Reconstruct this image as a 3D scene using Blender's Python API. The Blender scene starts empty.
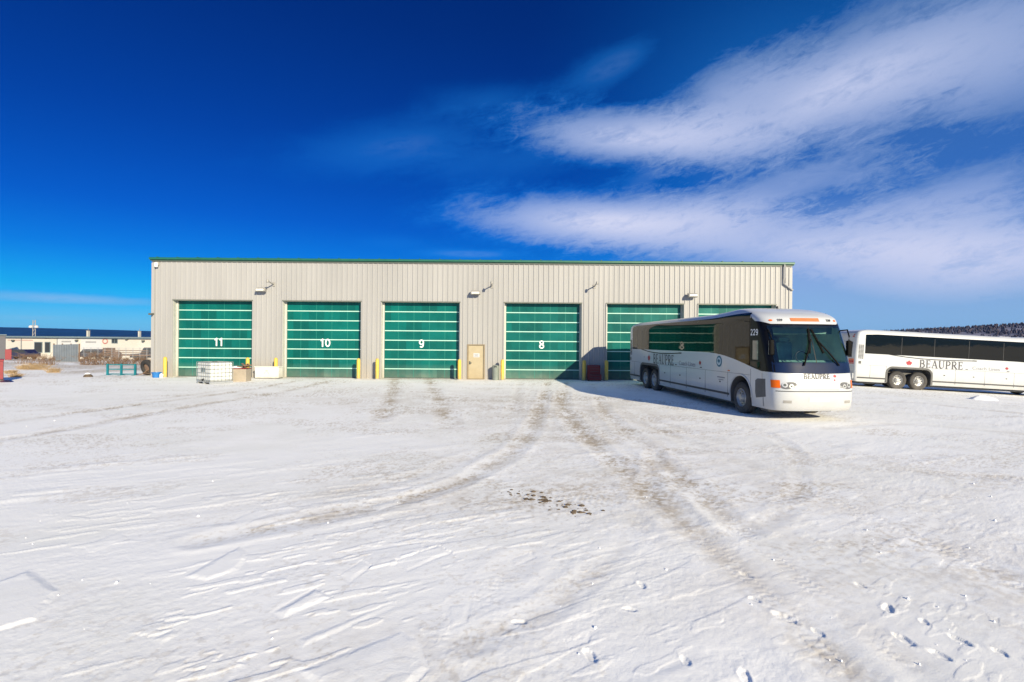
import bpy, bmesh, math, random
import numpy as np
from mathutils import Vector, Matrix

R = math.radians
random.seed(7)
rng = np.random.default_rng(11)
S = bpy.context.scene
COL = S.collection
F, EYE, HY, ROLL = 520.0, 2.28, 342.0, 0.0079      # measured lens and eye height of the photo
FY = 31.5                                           # distance of the garage front
SUN_AZ, SUN_EL = R(149.5), R(20.5)                  # clockwise from +Y

# ------------------------------------------------------------------ helpers
def ground_at(px, py):
    du, dv = px - 512.0, py - HY
    c, s = math.cos(ROLL), math.sin(ROLL)
    u, v = du * c + dv * s, -du * s + dv * c
    Y = F * EYE / v
    return u / F * Y, Y

def fx(px):                                         # photo column -> metres along the garage front
    return (px - 512.0) * FY / F

class MB:
    def __init__(self):
        self.v, self.f, self.m = [], [], []
    def add(self, vs, fs, mat=0):
        n = len(self.v)
        self.v += [tuple(p) for p in vs]
        for q in fs:
            self.f.append(tuple(i + n for i in q)); self.m.append(mat)
        return self
    def box(self, x0, x1, y0, y1, z0, z1, mat=0, M=None):
        vs = [(x, y, z) for z in (z0, z1) for y in (y0, y1) for x in (x0, x1)]
        if M is not None: vs = [tuple(M @ Vector(p)) for p in vs]
        return self.add(vs, [(0, 2, 3, 1), (4, 5, 7, 6), (0, 1, 5, 4), (2, 6, 7, 3), (0, 4, 6, 2), (1, 3, 7, 5)], mat)
    def bar(self, a, b, w, h, mat=0):               # rectangular bar between two points
        a, b = Vector(a), Vector(b); d = (b - a); L = d.length; d.normalize()
        up = Vector((0, 0, 1)) if abs(d.z) < .95 else Vector((0, 1, 0))
        s = d.cross(up).normalized(); u = s.cross(d).normalized()
        vs = []
        for p in (a, b):
            for i, j in ((-1, -1), (1, -1), (1, 1), (-1, 1)):
                vs.append(p + s * (i * w / 2) + u * (j * h / 2))
        return self.add(vs, [(0, 1, 2, 3), (7, 6, 5, 4), (0, 4, 5, 1), (1, 5, 6, 2), (2, 6, 7, 3), (3, 7, 4, 0)], mat)
    def tube(self, pts, rad, n=10, mat=0, caps=True):
        pts = [Vector(p) for p in pts]
        rads = rad if isinstance(rad, (list, tuple)) else [rad] * len(pts)
        vs, fs = [], []
        for i, p in enumerate(pts):
            d = (pts[min(i + 1, len(pts) - 1)] - pts[max(i - 1, 0)]).normalized()
            up = Vector((0, 0, 1)) if abs(d.z) < .95 else Vector((0, 1, 0))
            s = d.cross(up).normalized(); u = s.cross(d).normalized()
            for k in range(n):
                a = 2 * math.pi * k / n
                vs.append(p + (s * math.cos(a) + u * math.sin(a)) * rads[i])
        for i in range(len(pts) - 1):
            for k in range(n):
                k2 = (k + 1) % n
                fs.append((i * n + k, i * n + k2, (i + 1) * n + k2, (i + 1) * n + k))
        if caps:
            fs.append(tuple(range(n - 1, -1, -1))); fs.append(tuple(range((len(pts) - 1) * n, len(pts) * n)))
        return self.add(vs, fs, mat)
    def lathe(self, prof, n=24, mat=0, axis='z', M=None):   # prof: (radius, height) list
        vs, fs = [], []
        for r_, h_ in prof:
            for k in range(n):
                a = 2 * math.pi * k / n
                c, s = r_ * math.cos(a), r_ * math.sin(a)
                vs.append({'z': (c, s, h_), 'x': (h_, c, s), 'y': (c, h_, s)}[axis])
        for i in range(len(prof) - 1):
            for k in range(n):
                k2 = (k + 1) % n
                fs.append((i * n + k, i * n + k2, (i + 1) * n + k2, (i + 1) * n + k))
        if M is not None: vs = [tuple(M @ Vector(p)) for p in vs]
        return self.add(vs, fs, mat)
    def prism(self, poly, a0, a1, plane='xz', mat=0):       # extrude a polygon given in a plane
        n = len(poly)
        def P(p, a):
            return {'xz': (p[0], a, p[1]), 'yz': (a, p[0], p[1]), 'xy': (p[0], p[1], a)}[plane]
        vs = [P(p, a0) for p in poly] + [P(p, a1) for p in poly]
        fs = [tuple(range(n)), tuple(range(2 * n - 1, n - 1, -1))]
        fs += [(i, i + n, (i + 1) % n + n, (i + 1) % n) for i in range(n)]
        return self.add(vs, fs, mat)
    def build(self, name, mats, parent=None, smooth=False, bevel=0, sharp=35, recalc=True):
        me = bpy.data.meshes.new(name)
        me.from_pydata(self.v, [], self.f)
        mats = mats if isinstance(mats, (list, tuple)) else [mats]
        for m in mats: me.materials.append(m)
        me.polygons.foreach_set('material_index', self.m)
        if recalc:
            bm = bmesh.new(); bm.from_mesh(me)
            bmesh.ops.recalc_face_normals(bm, faces=bm.faces)
            bm.to_mesh(me); bm.free()
        if smooth:
            me.polygons.foreach_set('use_smooth', [True] * len(me.polygons))
            me.set_sharp_from_angle(angle=R(sharp))
        me.update()
        o = bpy.data.objects.new(name, me); COL.objects.link(o)
        if parent: o.parent = parent
        if bevel:
            b = o.modifiers.new('bevel', 'BEVEL'); b.width = bevel; b.segments = 2; b.limit_method = 'ANGLE'
        return o

def thing(name, label, cat, loc=(0, 0, 0), rz=0, group=None):
    o = bpy.data.objects.new(name, None); COL.objects.link(o)
    o.empty_display_size = .2
    o.location = loc; o.rotation_euler = (0, 0, rz)
    return tag(o, label, cat, group)

def tag(o, label, cat, group=None):
    o['label'] = label; o['category'] = cat
    if group: o['group'] = group
    return o

def dup(root, loc, rz=None, label=None):
    r = root.copy(); COL.objects.link(r); r.location = loc
    if rz is not None: r.rotation_euler = (0, 0, rz)
    if label: r['label'] = label
    for ch in list(root.children):
        c = ch.copy(); COL.objects.link(c); c.parent = r
        for g in list(ch.children):
            d = g.copy(); COL.objects.link(d); d.parent = c
    return r

def text_mesh(name, txt, size, mat, parent, M, extrude=.004, bold=0.0, sx=1.0):
    cu = bpy.data.curves.new(name, 'FONT'); cu.body = txt; cu.size = size
    cu.align_x = 'CENTER'; cu.align_y = 'CENTER'; cu.extrude = extrude; cu.offset = bold
    t = bpy.data.objects.new(name + '_tmp', cu); COL.objects.link(t)
    dg = bpy.context.evaluated_depsgraph_get(); dg.update()
    me = bpy.data.meshes.new_from_object(t.evaluated_get(dg))
    bpy.data.objects.remove(t); bpy.data.curves.remove(cu)
    me.transform(M @ Matrix.Diagonal((sx, 1, 1, 1)))
    me.materials.clear(); me.materials.append(mat)
    o = bpy.data.objects.new(name, me); COL.objects.link(o); o.parent = parent
    return o

# ------------------------------------------------------------------ materials
def mat(name, col, rough=.6, metal=0.0, var=.12, scale=3.0, bump=0.0, bscale=40.0, coat=0.0, spec=.5, ior=None, stretch=(1, 1, 1), dirt=None, rvar=.1):
    m = bpy.data.materials.new(name); m.use_nodes = True
    nt = m.node_tree; N = nt.nodes; L = nt.links
    b = N['Principled BSDF']
    tc = N.new('ShaderNodeTexCoord'); mp = N.new('ShaderNodeMapping'); mp.inputs['Scale'].default_value = stretch
    L.new(tc.outputs['Object'], mp.inputs[0])
    nz = N.new('ShaderNodeTexNoise'); nz.inputs['Scale'].default_value = scale; nz.inputs['Detail'].default_value = 6
    nz.inputs['Roughness'].default_value = .6
    L.new(mp.outputs[0], nz.inputs[0])
    cr = N.new('ShaderNodeValToRGB')
    e = cr.color_ramp.elements
    e[0].position, e[1].position = .3, .7
    e[0].color = (*[c * (1 - var) for c in col], 1); e[1].color = (*[min(1, c * (1 + var)) for c in col], 1)
    L.new(nz.outputs['Fac'], cr.inputs[0])
    out = cr.outputs[0]
    if dirt:                                        # (colour, amount, z0, z1): grime that thins out with height
        dc, amt, z0, z1 = dirt
        sp = N.new('ShaderNodeSeparateXYZ'); L.new(tc.outputs['Object'], sp.inputs[0])
        mr = N.new('ShaderNodeMapRange'); mr.inputs[1].default_value = z0; mr.inputs[2].default_value = z1
        mr.inputs[3].default_value = amt; mr.inputs[4].default_value = 0
        L.new(sp.outputs[2], mr.inputs[0])
        n2 = N.new('ShaderNodeTexNoise'); n2.inputs['Scale'].default_value = 2.3; n2.inputs['Detail'].default_value = 8
        L.new(tc.outputs['Object'], n2.inputs[0])
        mu = N.new('ShaderNodeMath'); mu.operation = 'MULTIPLY'; mu.use_clamp = True
        L.new(mr.outputs[0], mu.inputs[0]); L.new(n2.outputs['Fac'], mu.inputs[1])
        mx = N.new('ShaderNodeMix'); mx.data_type = 'RGBA'
        L.new(mu.outputs[0], mx.inputs[0]); L.new(out, mx.inputs[6]); mx.inputs[7].default_value = (*dc, 1)
        out = mx.outputs[2]
    L.new(out, b.inputs['Base Color'])
    rr = N.new('ShaderNodeMapRange'); rr.inputs[3].default_value = max(.02, rough - rvar); rr.inputs[4].default_value = min(1, rough + rvar)
    L.new(nz.outputs['Fac'], rr.inputs[0]); L.new(rr.outputs[0], b.inputs['Roughness'])
    b.inputs['Metallic'].default_value = metal
    b.inputs['Specular IOR Level'].default_value = spec
    if ior: b.inputs['IOR'].default_value = ior
    if coat:
        b.inputs['Coat Weight'].default_value = coat; b.inputs['Coat Roughness'].default_value = .05
    if bump:
        n3 = N.new('ShaderNodeTexNoise'); n3.inputs['Scale'].default_value = bscale; n3.inputs['Detail'].default_value = 5
        L.new(mp.outputs[0], n3.inputs[0])
        bp = N.new('ShaderNodeBump'); bp.inputs['Strength'].default_value = bump; bp.inputs['Distance'].default_value = .02
        L.new(n3.outputs['Fac'], bp.inputs['Height']); L.new(bp.outputs[0], b.inputs['Normal'])
    return m

M = {}
M['siding'] = mat('painted_siding', (.333, .331, .330), .5, var=.075, scale=.6, stretch=(1, 1, .15), dirt=((.38, .33, .27), .9, .05, 1.3))
M['green_trim'] = mat('green_trim', (.015, .115, .075), .4, var=.12)
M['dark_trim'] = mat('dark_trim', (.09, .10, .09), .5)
M['header_shade'] = mat('header_shade_dark', (.13, .14, .12), .5, var=.1)  # dark tone stands for the shadow line over the door openings
M['jamb'] = mat('jamb_metal', (.50, .50, .46), .5, var=.08, dirt=((.3, .26, .2), .9, .0, 1.0))
M['rail'] = mat('white_rail', (.42, .66, .58), .35, var=.06)
M['roofing'] = mat('roof_metal', (.10, .25, .20), .5)
M['num'] = mat('white_vinyl', (.82, .84, .82), .5, var=.03)
M['tan_door'] = mat('tan_door_paint', (.40, .34, .225), .45, var=.06, dirt=((.3, .22, .12), .7, 0, .8))
M['tan_frame'] = mat('tan_door_frame', (.24, .19, .12), .5)
M['yellow'] = mat('yellow_bollard_paint', (.66, .45, .07), .5, var=.14, scale=6, dirt=((.35, .28, .18), 1.0, 0, .6), bump=.1)
M['concrete'] = mat('concrete', (.42, .41, .39), .9, var=.15, bump=.3)
M['black'] = mat('black_rubber', (.02, .02, .021), .7, var=.3)
M['lampgrey'] = mat('lamp_housing_grey', (.30, .29, .27), .45)
M['glasslens'] = mat('lamp_lens', (.75, .75, .7), .25)
M['galv'] = mat('galvanised_steel', (.52, .54, .55), .4, metal=.6, var=.12)
M['cagegrey'] = mat('cage_grey', (.22, .24, .24), .5, var=.2)
M['hdpe'] = mat('white_plastic_tank', (.66, .68, .68), .45, var=.06)
M['tanboard'] = mat('tan_box_board', (.36, .31, .25), .8, var=.12)
M['whitebox'] = mat('white_metal_box', (.72, .70, .64), .45, var=.06, dirt=((.35, .3, .25), .8, 0, .5))
M['redpaint'] = mat('red_paint', (.20, .012, .014), .4, var=.15, scale=5)
M['redbox'] = mat('faded_red_paint', (.22, .018, .028), .5, var=.15)
M['greybin'] = mat('grey_green_bin', (.20, .23, .21), .55, var=.12)
M['bluetub'] = mat('blue_plastic', (.02, .16, .45), .4)
M['turq'] = mat('turquoise_paint', (.008, .16, .20), .45, var=.18)
M['brownwood'] = mat('weathered_wood', (.20, .13, .09), .85, var=.3, stretch=(1, 1, 8))
M['twig'] = mat('dry_twigs', (.19, .115, .065), .9, var=.35, scale=8)
M['grass'] = mat('dry_grass', (.42, .30, .17), .9, var=.3, scale=4)
M['snowcap'] = mat('loose_snow', (.84, .85, .88), .8, var=.04, bump=.4, bscale=20)
M['dirtclod'] = mat('frozen_dirt', (.10, .075, .052), .95, var=.4, scale=9)
M['white_paint'] = mat('bus_white_paint', (.50, .52, .54), .3, var=.03, scale=1.2, coat=.35, dirt=((.36, .34, .31), .85, .3, 1.1), rvar=.06)
M['busblack'] = mat('bus_black_panel', (.006, .006, .008), .35, var=.2, spec=.16, rvar=.05)
M['wiperblack'] = mat('wiper_black', (.006, .006, .006), .7, spec=.1)
M['busglass'] = mat('bus_tinted_glass', (.003, .004, .005), .025, var=.1, ior=1.38, spec=.4, rvar=.008, bump=.16, bscale=.8)
M['navy'] = mat('bus_navy_panel', (.008, .018, .055), .4, var=.15, spec=.06, rvar=.05)
M['seam'] = mat('seam_dark', (.045, .045, .05), .6)
M['arch'] = mat('wheel_arch_grey', (.10, .10, .10), .7, var=.2)
M['tyre'] = mat('tyre_rubber', (.028, .027, .027), .85, var=.35, scale=6, dirt=((.22, .2, .18), .7, -.6, .6))
M['rim'] = mat('alloy_rim', (.42, .42, .42), .38, metal=.6, var=.15)
M['rimhole'] = mat('rim_hole', (.02, .02, .02), .8)
M['orange'] = mat('orange_lens', (.70, .125, .002), .3, var=.1, spec=.3)
M['redlens'] = mat('red_lens', (.45, .02, .02), .15, coat=.6)
M['headlamp'] = mat('headlamp_recess', (.14, .14, .14), .3)
M['chrome'] = mat('lamp_reflector', (.62, .61, .58), .35, metal=.5)
M['letter'] = mat('grey_lettering', (.05, .05, .06), .5, var=.1)
M['letter2'] = mat('pale_grey_lettering', (.20, .21, .24), .5, var=.1)
M['leaf'] = mat('red_leaf_vinyl', (.33, .015, .03), .5)
M['badge'] = mat('badge_blue', (.03, .14, .20), .5)
M['badgein'] = mat('badge_pale', (.5, .62, .66), .5)
M['seat'] = mat('seat_fabric', (.18, .32, .36), .9, var=.3)
M['dash'] = mat('dashboard', (.16, .24, .24), .6)
M['interior'] = mat('bus_interior', (.60, .72, .69), .7)
M['amberpanel'] = mat('amber_sign_glass', (.50, .17, .06), .35)
M['cream'] = mat('cream_siding', (.52, .50, .46), .6, var=.06, scale=.4)
M['bluegrey'] = mat('blue_grey_fascia', (.14, .19, .22), .5)
M['greyshed'] = mat('grey_shed_metal', (.08, .08, .10), .55, var=.12)
M['greyfence'] = mat('grey_corrugated_fence', (.12, .145, .18), .5, var=.15, scale=1)
M['winglass'] = mat('window_dark', (.03, .035, .04), .08)
M['signwhite'] = mat('sign_white', (.50, .51, .53), .5, var=.03)
M['signtext'] = mat('sign_grey_text', (.22, .23, .25), .6)
M['signred'] = mat('sign_red', (.42, .16, .15), .5)
M['bluecar'] = mat('blue_car_paint', (.02, .022, .055), .25, coat=.6)
M['darkcar'] = mat('dark_car_paint', (.05, .05, .06), .25, coat=.6)
M['whitecar'] = mat('white_car_paint', (.7, .7, .7), .3, coat=.6)
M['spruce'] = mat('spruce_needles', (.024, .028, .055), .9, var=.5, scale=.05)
M['bark'] = mat('bare_branches', (.065, .054, .072), .9, var=.3)

# green door panels: translucent sheets, each bay a shade of its own
def green_panels():
    m = mat('green_door_panels', (.001, .108, .094), .3, var=.16, scale=.9, spec=.3, dirt=((.26, .25, .20), .75, .0, .9))
    nt = m.node_tree; N = nt.nodes; L = nt.links; b = N['Principled BSDF']
    tc = N.new('ShaderNodeTexCoord'); oi = N.new('ShaderNodeObjectInfo')
    ad = N.new('ShaderNodeVectorMath'); ad.operation = 'ADD'
    sc = N.new('ShaderNodeVectorMath'); sc.operation = 'DIVIDE'; sc.inputs[1].default_value = (.945, 10, .583)
    fl = N.new('ShaderNodeVectorMath'); fl.operation = 'FLOOR'
    wn = N.new('ShaderNodeTexWhiteNoise')
    L.new(tc.outputs['Object'], sc.inputs[0]); L.new(sc.outputs[0], fl.inputs[0])
    L.new(fl.outputs[0], ad.inputs[0]); L.new(oi.outputs['Location'], ad.inputs[1]); L.new(ad.outputs[0], wn.inputs[0])
    mr = N.new('ShaderNodeMapRange'); mr.inputs[3].default_value = .78; mr.inputs[4].default_value = 1.18
    L.new(wn.outputs[0], mr.inputs[0])
    src = b.inputs['Base Color'].links[0].from_socket
    vm = N.new('ShaderNodeVectorMath'); vm.operation = 'SCALE'
    L.new(src, vm.inputs[0]); L.new(mr.outputs[0], vm.inputs['Scale']); L.new(vm.outputs[0], b.inputs['Base Color'])
    return m
M['green'] = green_panels()
M['greenline'] = mat('green_panel_joint', (.02, .22, .17), .4, var=.05)

def windshield_mat():
    m = bpy.data.materials.new('windshield_glass'); m.use_nodes = True
    nt = m.node_tree; N = nt.nodes; L = nt.links; N.remove(N['Principled BSDF'])
    t = N.new('ShaderNodeBsdfTransparent'); t.inputs[0].default_value = (.78, .96, .91, 1)
    g = N.new('ShaderNodeBsdfGlossy'); g.inputs['Roughness'].default_value = .03; g.inputs[0].default_value = (.9, .97, .95, 1)
    fr = N.new('ShaderNodeFresnel'); fr.inputs[0].default_value = 1.8
    mx = N.new('ShaderNodeMixShader')
    L.new(fr.outputs[0], mx.inputs[0]); L.new(t.outputs[0], mx.inputs[1]); L.new(g.outputs[0], mx.inputs[2])
    L.new(mx.outputs[0], N['Material Output'].inputs[0])
    return m
M['windshield'] = windshield_mat()

# ------------------------------------------------------------------ ground
def vnoise(x, y, seed):
    t = np.random.default_rng(seed).random((256, 256))
    xi, yi = np.floor(x).astype(int), np.floor(y).astype(int)
    fx_, fy_ = x - xi, y - yi
    fx_ = fx_ * fx_ * (3 - 2 * fx_); fy_ = fy_ * fy_ * (3 - 2 * fy_)
    a = t[xi & 255, yi & 255]; b = t[(xi + 1) & 255, yi & 255]; c = t[xi & 255, (yi + 1) & 255]; d = t[(xi + 1) & 255, (yi + 1) & 255]
    return (a * (1 - fx_) + b * fx_) * (1 - fy_) + (c * (1 - fx_) + d * fx_) * fy_

def fbm(x, y, seed, octs=5, gain=.5):
    s, a, tot = 0, 1.0, 0
    for o in range(octs):
        s = s + a * vnoise(x * 2 ** o + 17.3 * o, y * 2 ** o - 9.1 * o, seed + o); tot += a; a *= gain
    return s / tot

def sstep(a, b, x):
    t = np.clip((x - a) / (b - a), 0, 1); return t * t * (3 - 2 * t)

def terrain(x, y):                                   # the broad lie of the land
    x = np.asarray(x, float); y = np.asarray(y, float)
    z = -.05 * np.maximum(0, x - 17.3) * sstep(10, 24, y) * (1 - sstep(45, 60, x) * .3)
    z = np.maximum(z, -2.2)
    z = z - np.clip((y - 38) * .02, 0, 1.6) * sstep(-14, -22, x)
    return z

def gz(x, y): return float(terrain(x, y))

def seg_dist(x, y, pts):
    best = np.full(x.shape, 1e9); along = np.zeros(x.shape)
    acc = 0
    for (ax, ay), (bx, by) in zip(pts[:-1], pts[1:]):
        dx, dy = bx - ax, by - ay; l2 = dx * dx + dy * dy + 1e-9
        t = np.clip(((x - ax) * dx + (y - ay) * dy) / l2, 0, 1)
        d = np.hypot(x - ax - t * dx, y - ay - t * dy)
        m = d < best; best = np.where(m, d, best); along = np.where(m, acc + t * math.sqrt(l2), along)
        acc += math.sqrt(l2)
    return best, along

def smooth_path(px):
    p = [np.array(ground_at(*q)) for q in px]
    out = []
    for i in range(len(p) - 1):
        p0, p1, p2, p3 = p[max(i - 1, 0)], p[i], p[i + 1], p[min(i + 2, len(p) - 1)]
        for t in np.linspace(0, 1, 5, endpoint=False):
            out.append(tuple(.5 * (2 * p1 + (p2 - p0) * t + (2 * p0 - 5 * p1 + 4 * p2 - p3) * t * t + (3 * p1 - p0 - 3 * p2 + p3) * t ** 3)))
    out.append(tuple(p[-1])); return out

# tyre tracks and grimy lanes: photo points of the lane, half width (m), dirt, rut depth
TRACKS = [
    ([(568, 382), (562, 402), (578, 428), (622, 468), (682, 522), (762, 592), (845, 672)], .24, .75, .012),
    ([(592, 384), (604, 410), (650, 450), (712, 505), (795, 575), (905, 660)], .22, .5, .010),
    ([(548, 382), (532, 428), (486, 468), (424, 494), (345, 512), (205, 540)], .22, .7, .012),
    ([(520, 382), (505, 430), (455, 462), (380, 484), (270, 500), (120, 520)], .22, .3, .008),
    ([(300, 380), (240, 391), (120, 407), (-20, 425)], .30, .9, .012),
    ([(335, 380), (275, 393), (180, 408), (60, 430), (-20, 442)], .30, .8, .012),
    ([(268, 384), (180, 396), (60, 408), (-20, 415)], .25, .45, .010),
    ([(395, 379), (393, 390), (380, 420)], .34, .95, .010),
    ([(430, 379), (434, 390), (452, 428)], .34, .95, .010),
    ([(600, 402), (682, 430), (765, 452), (905, 470), (1040, 480)], .25, .45, .010),
    ([(640, 422), (765, 472), (905, 530), (1050, 600)], .25, .40, .010),
    ([(852, 404), (905, 402), (965, 408), (1050, 416)], .30, .55, .012),
    ([(820, 428), (900, 424), (1050, 436)], .28, .3, .010),
    ([(700, 412), (780, 440), (800, 480), (770, 520), (690, 540)], .16, .30, .006),
    ([(470, 640), (560, 600), (640, 520), (655, 450)], .16, .35, .006),
    ([(300, 560), (420, 520), (520, 500), (640, 500)], .5, .25, .004),
    ([(330, 690), (430, 640), (520, 560)], .22, .28, .006),
]
PATCH = [((560, 412), 4.5, 5.0, .30), ((600, 440), 3.0, 2.0, .18), ((420, 495), 2.5, 1.0, .22), ((640, 470), 2.4, 2.0, .22), ((480, 398), 8, 3, .20), ((330, 400), 9, 3.5, .14), ((545, 500), 1.2, 1.0, .25),
         ((730, 600), 1.0, .7, .14), ((400, 690), 1.2, .9, .22), ((860, 490), 3.0, 2.0, .16), ((950, 560), 2.2, 1.4, .2), ((240, 690), .9, .6, .15)]
SLABS = [([(232, 520), (262, 508), (268, 513), (240, 527)], .010), ([(150, 640), (176, 628), (182, 634), (158, 648)], .012), ([(508, 560), (530, 552), (536, 558), (514, 567)], .010), ([(84, 545), (120, 532), (126, 538), (92, 552)], .010), ([(372, 506), (398, 499), (402, 503), (378, 511)], .010), ([(560, 640), (590, 634), (588, 642), (566, 650)], .010), ([(296, 672), (402, 630), (418, 640), (430, 668), (412, 690), (330, 700)], .022), ([(180, 578), (240, 546), (250, 553), (244, 570), (205, 582)], .018),
         ([(272, 613), (316, 588), (336, 597), (282, 620)], .02), ([(446, 606), (470, 603), (466, 622), (448, 630)], .018),
         ([(395, 560), (440, 545), (452, 553), (405, 572)], .014), ([(-30, 590), (30, 570), (62, 590), (40, 620), (-30, 640)], .022),
         ([(338, 574), (362, 560), (372, 566), (350, 584)], .014), ([(296, 640), (390, 602), (397, 606), (300, 650)], .016)]
PRINTS = [(940, 655, .4), (755, 600, .5), (888, 608, -.5), (818, 632, .2), (745, 574, .6), (642, 586, .1), (520, 622, 1.4), (590, 656, .3), (686, 662, .1), (744, 676, -.2),
          (860, 585, .5), (925, 622, -.3), (960, 640, .2), (785, 618, .6), (1000, 652, .3), (630, 610, 1.2), (905, 640, .2)]

def build_ground():
    # one polar sheet round the camera's foot: fine where the yard is seen, coarse behind and far away
    r = [.6, 1.2, 1.9, 2.4, 2.8]
    while r[-1] < 42: r.append(r[-1] + max(.0032 * r[-1], r[-1] ** 2 / (F * EYE) * .72))
    while r[-1] < 6000: r.append(r[-1] * 1.09)
    r = np.array(r)
    a = np.concatenate([np.linspace(-math.pi, R(-54), 26)[:-1], np.arctan(np.linspace(math.tan(R(-54)), math.tan(R(54)), 1500)), np.linspace(R(54), math.pi, 26)[1:-1]])
    A, RR = np.meshgrid(a, r)
    # rows of equal depth in front, so the rows follow the yard
    RR = np.where(np.abs(A) < R(54), RR / np.cos(np.clip(A, -R(54), R(54))), RR / math.cos(R(54)))
    x, y = RR * np.sin(A), RR * np.cos(A)
    z = terrain(x, y)
    near = (1 - sstep(34, 44, RR * np.cos(np.clip(A, -1, 1)))) * (np.abs(A) < R(60))
    ca, sa = math.cos(R(30)), math.sin(R(30))
    u, v = x * ca + y * sa, -x * sa + y * ca        # along and across the wind / blade direction
    big = fbm(x * .16, y * .16, 1, 3) - .5
    mid = fbm(x * .9, y * .9, 5, 4) - .5
    streak = fbm(u * .55, v * 3.2, 12, 4) - .5
    ridge = np.maximum(0, fbm(u * .45 + 4, v * 2.6, 31, 3) - .62)
    fine = fbm(x * 11, y * 11, 40, 4, .6) - .5
    crumb = fbm(x * 28, y * 28, 47, 2, .6) - .5
    patch = sstep(.40, .62, fbm(x * .33, y * .33, 77, 3))
    h = .02 * big + .006 * mid + .006 * streak * (.35 + patch) +   .045 * ridge * patch * sstep(.35, .6, fbm(x * 1.7, y * 1.7, 37, 3)) + (.0020 * fine + .0022 * crumb) * (.35 + 1.1 * sstep(.42, .62, fbm(x * .7 + 21, y * .7, 141, 4)))
    plates = sstep(.575, .60, fbm(u * .8 + 3, v * 4.2, 211, 3)) * sstep(.42, .56, fbm(x * .55, y * .55, 215, 3))
    chips = sstep(.60, .625, fbm(u * 2.6, v * 9.0 + 5, 221, 3)) * sstep(.40, .55, fbm(x * .8 + 9, y * .8, 225, 3))
    calm = .35 + .65 * sstep(1.5, -2.5, x) * sstep(13, 7, RR)
    h = h + .0065 * plates * calm + .0055 * chips * calm + .003 * (fbm(u * 5, v * 14, 231, 3) - .5)
    dirt = np.zeros(x.shape)
    for px, w, st, dep in TRACKS:
        pts = smooth_path(px)
        d, al = seg_dist(x, y, pts); w = w * .85; st = st * .9; dep = dep * .8
        wob = w * (.75 + .6 * fbm(al * .8, al * 0 + w * 90, 60, 2))
        g = np.exp(-(d / wob) ** 2)
        brk = sstep(.30, .66, fbm(al * .45 + st * 50, d * .2, 61, 3))
        h = h - dep * g * (.3 + .7 * brk) + dep * .7 * np.exp(-((d - 1.7 * wob) / (.5 * wob)) ** 2) * brk
        tread = (np.sin(al * 2 * math.pi / .085 + 1.6 * np.sign(d - .06)) > 0) * np.exp(-(d / (.62 * wob)) ** 4) * sstep(.50, .62, fbm(al * .3 + st * 31, d * .5, 161, 3)) * sstep(.35, .55, fbm(x * 6, y * 6, 163, 2)) * .0022
        h = h - tread
        dirt = np.maximum(dirt, st * g * (.25 + .75 * brk))
    for (px, py), ax_, ay_, st in PATCH:
        cx, cy = ground_at(px, py)
        dirt = dirt + st * np.exp(-((x - cx) / ax_) ** 2 - ((y - cy) / ay_) ** 2)
    speck = fbm(x * 2.2, y * 2.2, 70, 5, .62)
    grit = fbm(x * 17, y * 17, 80, 3, .7)
    dirt = .95 * dirt * sstep(.33, .66, speck * .62 + grit * .38 + .03)
    dirt = dirt + .22 * sstep(.60, .72, grit) * sstep(.40, .60, fbm(x * .6 + 40, y * .6, 131, 4))     # thin scatter of sand
    dirt = dirt + .30 * sstep(.52, .70, fbm(x * .5, y * .9, 90, 4)) * sstep(.42, .62, grit) * sstep(4, 9, RR)
    # bare grimy strip along the garage doors
    dirt = dirt + .45 * np.exp(-((y - FY + .3) / .7) ** 2) * sstep(.35, .6, fbm(x * .8, y * 1.5, 95, 3)) * (x < 8)
    # dry verge to the left of the garage shows through the thin snow
    verge = sstep(-22.5, -25, x) * sstep(31, 36, y) * (1 - sstep(70, 90, y))
    dirt = dirt + verge * .6 * sstep(.40, .62, fbm(x * .35, y * .2, 99, 4))
    for px, dep in SLABS:
        poly = [ground_at(*q) for q in px]
        n = len(poly); inside = np.zeros(x.shape, bool)
        sel = (RR < 12)
        xs, ys = x + .10 * mid + .05 * fine, y + .10 * streak + .05 * crumb
        for i in range(n):
            (x1, y1), (x2, y2) = poly[i], poly[(i + 1) % n]
            cond = ((y1 > ys) != (y2 > ys)) & (xs < (x2 - x1) * (ys - y1) / (y2 - y1 + 1e-12) + x1)
            inside ^= cond
        inside &= sel
        d, _ = seg_dist(x, y, poly + [poly[0]])
        top = dep * .42 * (.35 + 1.3 * sstep(.3, .7, mid + .5)) * sstep(0, .03 + .14 * np.clip(fine + .5, 0, 1) * (mid + .6), d)
        h = np.where(inside, h * .35 + top, h)
        dirt = np.where(inside, dirt * .3, dirt)
    for px, py, rot in PRINTS:
        cx, cy = ground_at(px, py)
        c, s = math.cos(rot), math.sin(rot)
        k = .38 + .3 * random.random()
        lx, ly = (x - cx) * c + (y - cy) * s, -(x - cx) * s + (y - cy) * c
        q = np.sqrt((lx / (.075 * k)) ** 2 + (ly / (.17 * k)) ** 2) + .9 * fine + .4 * crumb
        h = h - .020 * k * (1 - sstep(.55, 1.0, q)) + .004 * k * np.exp(-((q - 1.25) / .3) ** 2)
    h = h * near
    sub = np.where(np.abs(A) < R(60), 0, -.0)
    z = z + h + sub
    nr, na = x.shape
    verts = np.stack([x, y, z], -1).reshape(-1, 3)
    i, j = np.meshgrid(np.arange(nr - 1), np.arange(na), indexing='ij')
    j2 = (j + 1) % na
    q = np.stack([i * na + j, i * na + j2, (i + 1) * na + j2, (i + 1) * na + j], -1).reshape(-1, 4)
    me = bpy.data.meshes.new('ground')
    nv = len(verts); cap = np.arange(na)[::-1]
    me.vertices.add(nv); me.vertices.foreach_set('co', verts.ravel())
    nl = q.size + na
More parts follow.
